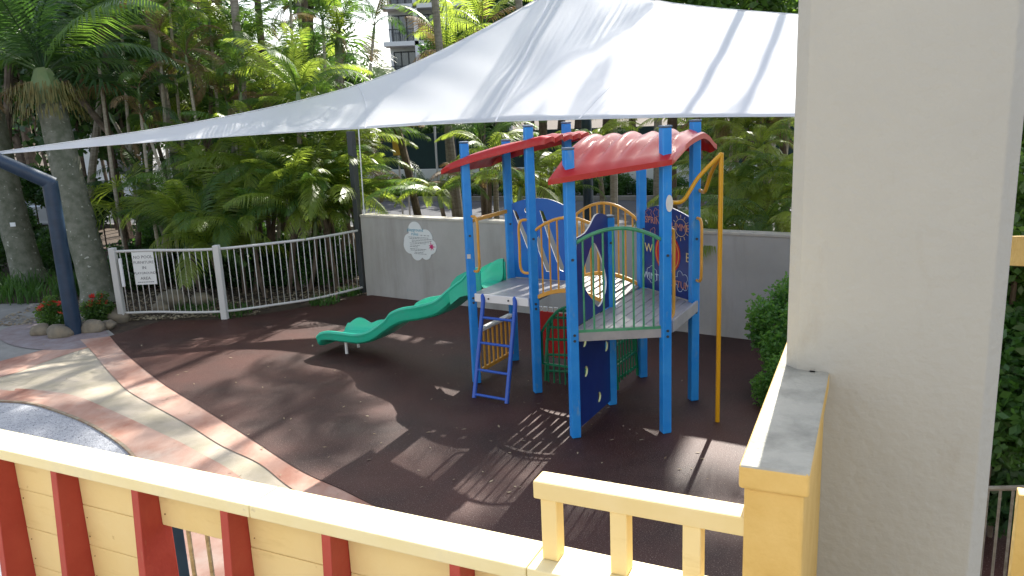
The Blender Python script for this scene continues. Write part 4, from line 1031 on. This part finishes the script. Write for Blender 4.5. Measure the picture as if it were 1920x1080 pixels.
# --- broad-leaved trees beyond
CR = [leaf_cloud('crown', lf_d, 9000, 2.6, .22, 1, 22), leaf_cloud('crown', lf_m, 9000, 2.6, .22, 2, 22), leaf_cloud('crown', lf_s, 9000, 2.6, .2, 3, 26)]
def tree(label, base, h, s, ci, group=None, seed=0, name='broadleaf_tree'):
    r = random.Random(seed); base = Vector(base); t = thing(name, label, 'tree', base, group)
    c = base + Vector((r.uniform(-.4, .4), 0, h)); mb = trunk_mb([base - Vector((0, 0, .1)), base.lerp(c, .5) + Vector((r.uniform(-.3, .3), 0, 0)), c], .16 * s, .07 * s, 8)
    build(mb, 'trunk', barkd, t, smooth=True); mb = MB()
    for k in range(5):
        a = r.uniform(0, 6.28); q = base.lerp(c, r.uniform(.5, .85)); e_ = q + Vector((math.cos(a) * 1.4 * s, math.sin(a) * 1.4 * s, 1.2 * s)); mb.tube([q, q.lerp(e_, .5) + Vector((0, 0, .15)), e_], [.06 * s, .04 * s, .02 * s], 6)
    build(mb, 'branches', barkd, t)
    o = link('crown', CR[ci], t, c - base); o.scale = (s, s, s * r.uniform(.9, 1.3)); o.rotation_euler = (0, 0, r.uniform(0, 6.28)); o['kind'] = 'stuff'
    return t
r5 = random.Random(77)
for i in range(34):
    px = -150 + i * 52 + r5.uniform(-20, 20); Y = r5.uniform(36.5, 48) + (2 if i % 2 else 0); p = dp(px, 300, Y)
    h = r5.uniform(7, 11) if px > 900 else r5.uniform(4, 7)
    if 690 < px < 870: h = r5.uniform(1.3, 1.8)
    elif 470 < px < 980: h = r5.uniform(3.5, 5.5)
    tree('dense dark tree in the wood beyond the street', (p.x, p.y, 0), h, (r5.uniform(1.3, 1.9) if h > 5.5 else .95), r5.choice((0, 0, 2)), 'trees in the wood beyond the street', i)
for i, (px, Y, h, s, ci, lab) in enumerate([(60, 27, 7, 1.4, 0, 'dark leafy tree high behind the stout palms'), (330, 25, 8.2, 1.2, 1, 'leafy tree with light gaps at the upper left'), (600, 30, 9, 1.1, 1, 'light green leafy tree at the top behind the leaning palm'), 
        (862, 40, 6.5, .7, 2, 'dark tree right of the white apartment building'), (1340, 22, 6, 1.1, 1, 'leafy tree above the right end of the sail'), (220, 24, 5, 1.2, 0, 'dark tree in the shade between palms')]):
    p = dp(px, 300, Y); tree(lab, (p.x, p.y, 0), h, s, ci, None, 60 + i)
# --- shrubs
SH = [leaf_cloud('foliage', lf_s, 7000, .62, .07, 11, 26, .9, .1), leaf_cloud('foliage', lf_d, 5000, .62, .09, 12, 20, .8, .1), leaf_cloud('foliage', lf_m, 6000, .62, .08, 13, 24, .9, .1)]
def shrub(label, c, s, k, group=None, name='shrub'):
    c = Vector(c); t = thing(name, label, 'shrub', (c.x, c.y, 0), group)
    build(MB().tube([(c.x, c.y, -.05), (c.x, c.y, c.z)], .02, 6), 'stem', barkd, t)
    o = link('foliage', SH[k], t, (0, 0, c.z)); o.scale = s if isinstance(s, tuple) else (s, s, s); o['kind'] = 'stuff'; o.rotation_euler = (0, 0, c.x * 3)
    return t
lf_l = mat('leaf_light', (.07, .19, .04), .45, c2=(.10, .24, .05), scale=3, transl=((.22, .45, .06), .45))
SH.append(leaf_cloud('foliage', lf_l, 16000, .62, .05, 14, 34, .95, .1))
shrub('fine-leaved green bush at the foot of the yellow wall end', (3.38, 9.1, .74), (1.2, 1.1, 1.2), 3)
shrub('lower green bush in front of the fine-leaved bush', (3.12, 8.5, .34), (.85, .8, .9), 3)
for i, (px, Y, z, s) in enumerate([(1905, 5.6, 2.4, 1.1), (1890, 5.4, 1.3, 1.2), (1930, 5.8, .6, 1.2), (1960, 6.4, 3.3, 1.3), (1900, 6.5, 1.9, 1.4)]):
    p = dp(px, 500, Y); shrub(['ivy-like bush right of the column, upper part', 'dark green bush right of the column behind the grey fence', 'low bush at the bottom right corner', 'highest bush right of the column', 'rear bush right of the column'][i], (p.x, p.y, z), s, (2, 0, 1, 2, 0)[i])
r6 = random.Random(9)
for i in range(64):
    px = r6.uniform(-60, 690); Y = r6.uniform(16.2, 22) if px > 210 else r6.uniform(19, 23); p = dp(px, 400, Y)
    pl_ = 'at the left edge' if px < 90 else 'behind the left stout palm' if px < 210 else 'behind the fence sign' if px < 330 else 'behind the middle fence post' if px < 460 else 'behind the right half of the pool fence'
    pl_ = ('tall shaded undergrowth shrub ' if Y > 19.5 else 'low shaded undergrowth shrub ') + pl_
    shrub(pl_, (p.x, p.y, r6.uniform(.25, .55) + max(0, Y - 18.5) * .3), r6.uniform(.8, 1.3), 1 if i % 3 else 0, pl_.replace('shrub', 'shrubs'))
# hedge in the bed across the street
for i in range(30):
    x = -13 + i * .95; y = 31.3 + SR * x + r6.uniform(-.2, .3)
    shrub('low dark shrub in the bed across the street', (x, y, r6.uniform(.25, .5)), (1.25, 1, r6.uniform(.75, 1.15)), 1 if i % 2 else 0, 'shrubs in the bed across the street')
# clover / grass tufts
def tufts(name, spots, n, h, M, label, cat):
    r = random.Random(4); mb = MB()
    for (cx, cy, rad) in spots:
        for i in range(n):
            a = r.uniform(0, 6.28); d = rad * math.sqrt(r.random()); p = Vector((cx + math.cos(a) * d, cy + math.sin(a) * d, -.02)); l = h * r.uniform(.5, 1.2)
            b_ = r.uniform(0, 6.28); e_ = p + Vector((math.cos(b_) * l * .5, math.sin(b_) * l * .5, l)); m_ = p + Vector((math.cos(b_) * l * .12, math.sin(b_) * l * .12, l * .6)); w_ = Vector((-math.sin(b_), math.cos(b_), 0)) * .012
            mb.add([p - w_, p + w_, m_ + w_, m_ - w_, e_], [(0, 1, 2, 3), (3, 2, 4)])
    return tag(build(mb, name, M), label, cat, kind='stuff')
gpt = gp(60, 560); g2 = gp(10, 550)
tufts('grass_tufts', [(gpt.x, gpt.y + .6, 1.1), (g2.x - .6, g2.y + .4, 1.0), (gp(150, 555).x, gp(150, 555).y + .8, .7)], 420, .38, grassm, 'strappy green grass around the stout palm trunks', 'grass')
tufts('grass_tufts', [(gp(600, 575).x, gp(600, 575).y + .3, .3), (gp(420, 600).x, gp(420, 600).y + .5, .35), (gp(690, 550).x - .35, gp(690, 550).y + .1, .25), (gp(330, 600).x, gp(330, 600).y + .9, .4)], 120, .16, grassm, 'short weeds along the foot of the pool fence', 'grass')
# leaf litter behind the fence
mb = MB(); r7 = random.Random(15)
for i in range(5200):
    x = r7.uniform(-9.5, -2.5); y = 13.9 + r7.random() ** 1.5 * 3.2
    if x > -4.6: y += .5 + (x + 4.6) * .62
    a = r7.uniform(0, 6.28); l = r7.uniform(.02, .06); d = Vector((math.cos(a), math.sin(a), r7.uniform(-.1, .4))) * l; e_ = Vector((-math.sin(a), math.cos(a), r7.uniform(-.3, .3))) * l * .35
    p = Vector((x, y, -.02 + r7.random() * .02)); mb.add([p - d, p - e_, p + d, p + e_], [(0, 1, 2, 3)])
tag(build(mb, 'leaf_litter', mat('dry_leaf', (.2, .14, .08), .8, c2=(.38, .32, .22), scale=.9)), 'dry leaf litter on the soil behind the pool fence', 'leaf litter', kind='stuff')
mb = MB(); r7 = random.Random(8)
for i in range(150):
    q = gp(r7.uniform(60, 1350), r7.uniform(600, 930)); a = r7.uniform(0, 6.28); l = r7.uniform(.012, .035); d = Vector((math.cos(a), math.sin(a), r7.uniform(0, .3))) * l; e_ = Vector((-math.sin(a), math.cos(a), .1)) * l * .35
    p = q + Vector((0, 0, .008)); mb.add([p - d, p - e_, p + d, p + e_], [(0, 1, 2, 3)])
tag(build(mb, 'fallen_leaves', bpy.data.materials['dry_leaf']), 'small dry leaves scattered over the rubber and paving', 'fallen leaves', kind='stuff')
# rocks
def rock(label, c, s, seed, group=None):
    bm = bmesh.new(); bmesh.ops.create_icosphere(bm, subdivisions=3, radius=1)
    for v in bm.verts:
        n = noise.noise(v.co * 1.1 + Vector((seed * 3.1, 0, 0))); n2 = noise.noise(v.co * 3 + Vector((seed, 5, 0)))
        v.co *= 1 + .35 * n + .1 * n2; v.co.x *= s[0]; v.co.y *= s[1]; v.co.z *= s[2]
    me = bpy.data.meshes.new('rock'); bm.to_mesh(me); bm.free(); me.materials.append(rockm)
    for p in me.polygons: p.use_smooth = True
    o = link('rock', me, None, c); return tag(o, label, 'rock', group)
for i, (px, py, s, lab) in enumerate([(72, 628, .17, 'leftmost brown rock edging the flower bed'), (108, 632, .2, 'low brown rock in front of the red flowers'), (172, 622, .2, 'mossy rock right of the blue sail post'), (200, 617, .12, 'small rock beside the mossy rock'), (216, 603, .19, 'dark rock at the foot of the first fence post'), (128, 622, .14, 'small rock left of the blue sail post')]):
    rock(lab, gp(px, py) + Vector((0, .1, .05)), (s, s * .8, s * .72), i + 1)
for i, (px, py, Y, s, lab) in enumerate([(325, 565, 14.9, .32, 'large pale rock behind the fence left of its middle post'), (300, 580, 14.4, .16, 'small rock behind the fence below the sign'), (380, 570, 14.9, .22, 'flat rock behind the fence near its middle post')]):
    p = gz_(px, py, Y); rock(lab, p + Vector((0, 0, .08)), (s, s * .8, s * .65), i + 11)
# red flowers
def flowers(label, c, s, seed):
    t = shrub(label, c, s, 2, name='flower_bush'); r = random.Random(seed)
    mb = MB()
    for k in range(8):
        a = math.pi * 2 * k / 8; mb.add([(0, 0, .0), (.05 * math.cos(a - .3), .05 * math.sin(a - .3), .02), (.07 * math.cos(a), .07 * math.sin(a), .035), (.05 * math.cos(a + .3), .05 * math.sin(a + .3), .02)], [(0, 1, 2, 3)])
    me = mb.mesh('bloom', redf)
    for k in range(13):
        a = r.uniform(3.3, 6.1); b_ = r.uniform(.1, 1.2); rr = .44 * s
        o = link('bloom', me, t, (math.cos(a) * math.cos(b_) * rr, math.sin(a) * math.cos(b_) * rr, c[2] + math.sin(b_) * rr)); o.rotation_euler = (r.uniform(-.3, 1.1), r.uniform(-.6, .6), r.uniform(0, 6)); q = r.uniform(.6, 1.0); o.scale = (q, q, q)
p = gp(98, 618); flowers('red-flowering bush left of the blue sail post', (p.x - .05, p.y + .3, .22), .62, 1)
p = gp(172, 612); flowers('red-flowering bush right of the blue sail post', (p.x, p.y + .35, .25), .55, 2)

# ================================================================== ACROSS THE STREET
a = Vector((-6.6, 32.6 - SR * -6.6 * -1, 0)); b = Vector((20, 32.6 + SR * 20, 0))
t = thing('retaining_wall', 'pale painted wall across the street behind the shrubs', 'wall', a)
build(MB().beam(a + Vector((0, 0, .5)), b + Vector((0, 0, .5)), .25, 1.1), 'wall_body', bw, t, bevel=.01)
t = thing('screen_fence', 'dark green shade-cloth fence on top of the pale wall', 'fence', a)
off = Vector((.1, .3, 0))
build(MB().beam(a + off + Vector((0, 0, 1.75)), b + off + Vector((0, 0, 1.75)), .04, 1.5), 'screen', darkf, t)
for k in range(13):
    c = a.lerp(b, k / 12) + off - Vector((0, .05, 0)); build(MB().tube([(c.x, c.y, 0), (c.x, c.y, 2.6)], .03, 8), 'fence_post', postd, t)
# road sign seen from behind, on two posts
c = dp(747, 277, 24.5)
t = thing('road_sign', 'ochre road sign on two thin posts beside the leaning trunk', 'sign', (c.x, c.y, 0))
build(MB().box(c, (.34, .03, .46)), 'sign_board', signy, t, bevel=.005)
for dx in (-.12, .1):
    build(MB().tube([(c.x + dx + .1, c.y + .06, 0), (c.x + dx + .1, c.y + .06, c.z + .2)], .03, 8), 'sign_post', steel, t, smooth=True)
# light poles at the street
for px, y0, Y, lab in ((815, 230, 33.5, 'thin pale pole in front of the dark wood'), (1348, 240, 26, 'short pale pole seen over the right red roof')):
    c = dp(px, y0 + 10, Y); t = thing('street_pole', lab, 'pole', (c.x, c.y, 0)); build(MB().tube([(c.x, c.y, 0), c], .05 if px < 1000 else .09, 10), 'pole', steel, t, smooth=True)
    build(MB().tube([c, c + Vector((0, 0, .06))], .07, 10), 'pole_cap', steel, t)
# apartment building far behind
bx0 = dp(726, 60, 74).x; bx1 = dp(950, 60, 74).x; by = 74
ab = thing('apartment_building', 'white apartment building with balconies behind the trees', 'building', ((bx0 + bx1) / 2, by, 0))
build(MB().box(((bx0 + bx1) / 2, by + 5, 12.1), (bx1 - bx0, 8, 24.2)), 'wall', bw, ab)
for k in range(8):
    zf = 3.1 * k
    build(MB().box(((bx0 + bx1) / 2, by + .2, zf), (bx1 - bx0 + .6, 2.2, .38)), 'balcony_slab', bw, ab)
    nW = 4; wv = (bx1 - bx0) / nW
    for j in range(nW):
        cx = bx0 + wv * (j + .5)
        f = build(MB().box((cx, by + .95, zf + 1.35), (wv - .7, .08, 2.3)), 'window', glass, ab)
        mb = MB()
        for q in (-.5, -.17, .17, .5): mb.box((cx + q * (wv - .7), by + .88, zf + 1.35), (.1, .1, 2.3))
        mb.box((cx, by + .88, zf + 2.5), (wv - .7, .1, .1)); build(mb, 'frame', dframe, f)
        build(MB().box((cx + wv / 2, by + .1, zf + 1.55), (.35, 2.0, 3.1)), 'balcony_wall', bw, ab)
        mb = MB(); mb.beam((cx - wv / 2 + .2, by - .8, zf + 1.2), (cx + wv / 2 - .2, by - .8, zf + 1.2), .06, .08)
        for q in range(12): 
            x_ = cx - wv / 2 + .3 + q * (wv - .6) / 11; mb.beam((x_, by - .8, zf + .2), (x_, by - .8, zf + 1.2), .03, .03, (1, 0, 0))
        build(mb, 'balcony_railing', dframe, ab)
# pale house glimpsed between the palms at the left
c = dp(192, 268, 33)
hs = thing('garden_building', 'small pale building glimpsed between the palms at the left', 'building', (c.x, c.y, 0))
build(MB().box((c.x, c.y + 2, 1.6), (3.2, 3, 3.2)), 'wall', bw, hs)
build(MB().prism([(c.x - 1.9, c.y + .2), (c.x + 1.9, c.y + .2), (c.x + 1.9, c.y + 3.8), (c.x - 1.9, c.y + 3.8)], 3.2, 3.4), 'roof', postg, hs)
f = build(MB().box((c.x + .4, c.y + .49, 1.9), (1.0, .05, 1.0)), 'window', glass, hs); build(MB().box((c.x + .4, c.y + .45, 1.37), (1.2, .12, .07)), 'sill', bw, f)
# parked car far left between the trunks
c = gz_(72, 345, 27)
cr = thing('parked_car', 'silver car parked between the two stout palm trunks', 'car', c)
prof_ = [(-2.1, .3), (-2.15, .62), (-1.95, .85), (-1.35, .93), (-.75, 1.4), (.75, 1.42), (1.4, .98), (2.0, .86), (2.15, .6), (2.1, .3)]
body = MB(); vsx = []; 
for sy in (-.82, .82):
    for x, z in prof_: vsx.append((c.x + x, c.y + sy * (.86 if z > 1.2 else 1), z))
n = len(prof_); body.add(vsx, [tuple(range(n)), tuple(range(2 * n - 1, n - 1, -1))] + [(i, n + i, n + (i + 1) % n, (i + 1) % n) for i in range(n)])
build(body, 'body', cary, cr, bevel=.06, seg=3)
g_ = MB(); g_.add([(c.x - 1.15, c.y - .835, .97), (c.x + 1.15, c.y - .835, .97), (c.x + .7, c.y - .735, 1.33), (c.x - .68, c.y - .735, 1.33)], [(0, 1, 2, 3)]); build(g_, 'side_window', glass, cr)
for sx in (-1.3, 1.3):
    for sy in (-.8, .8):
        w_ = build(MB().tube([(c.x + sx, c.y + sy - .1, .33), (c.x + sx, c.y + sy + .1, .33)], .33, 20), 'wheel', tyre, cr, smooth=True)
        build(MB().tube([(c.x + sx, c.y + sy - .11, .33), (c.x + sx, c.y + sy + .11, .33)], .19, 14), 'rim', steel, w_)
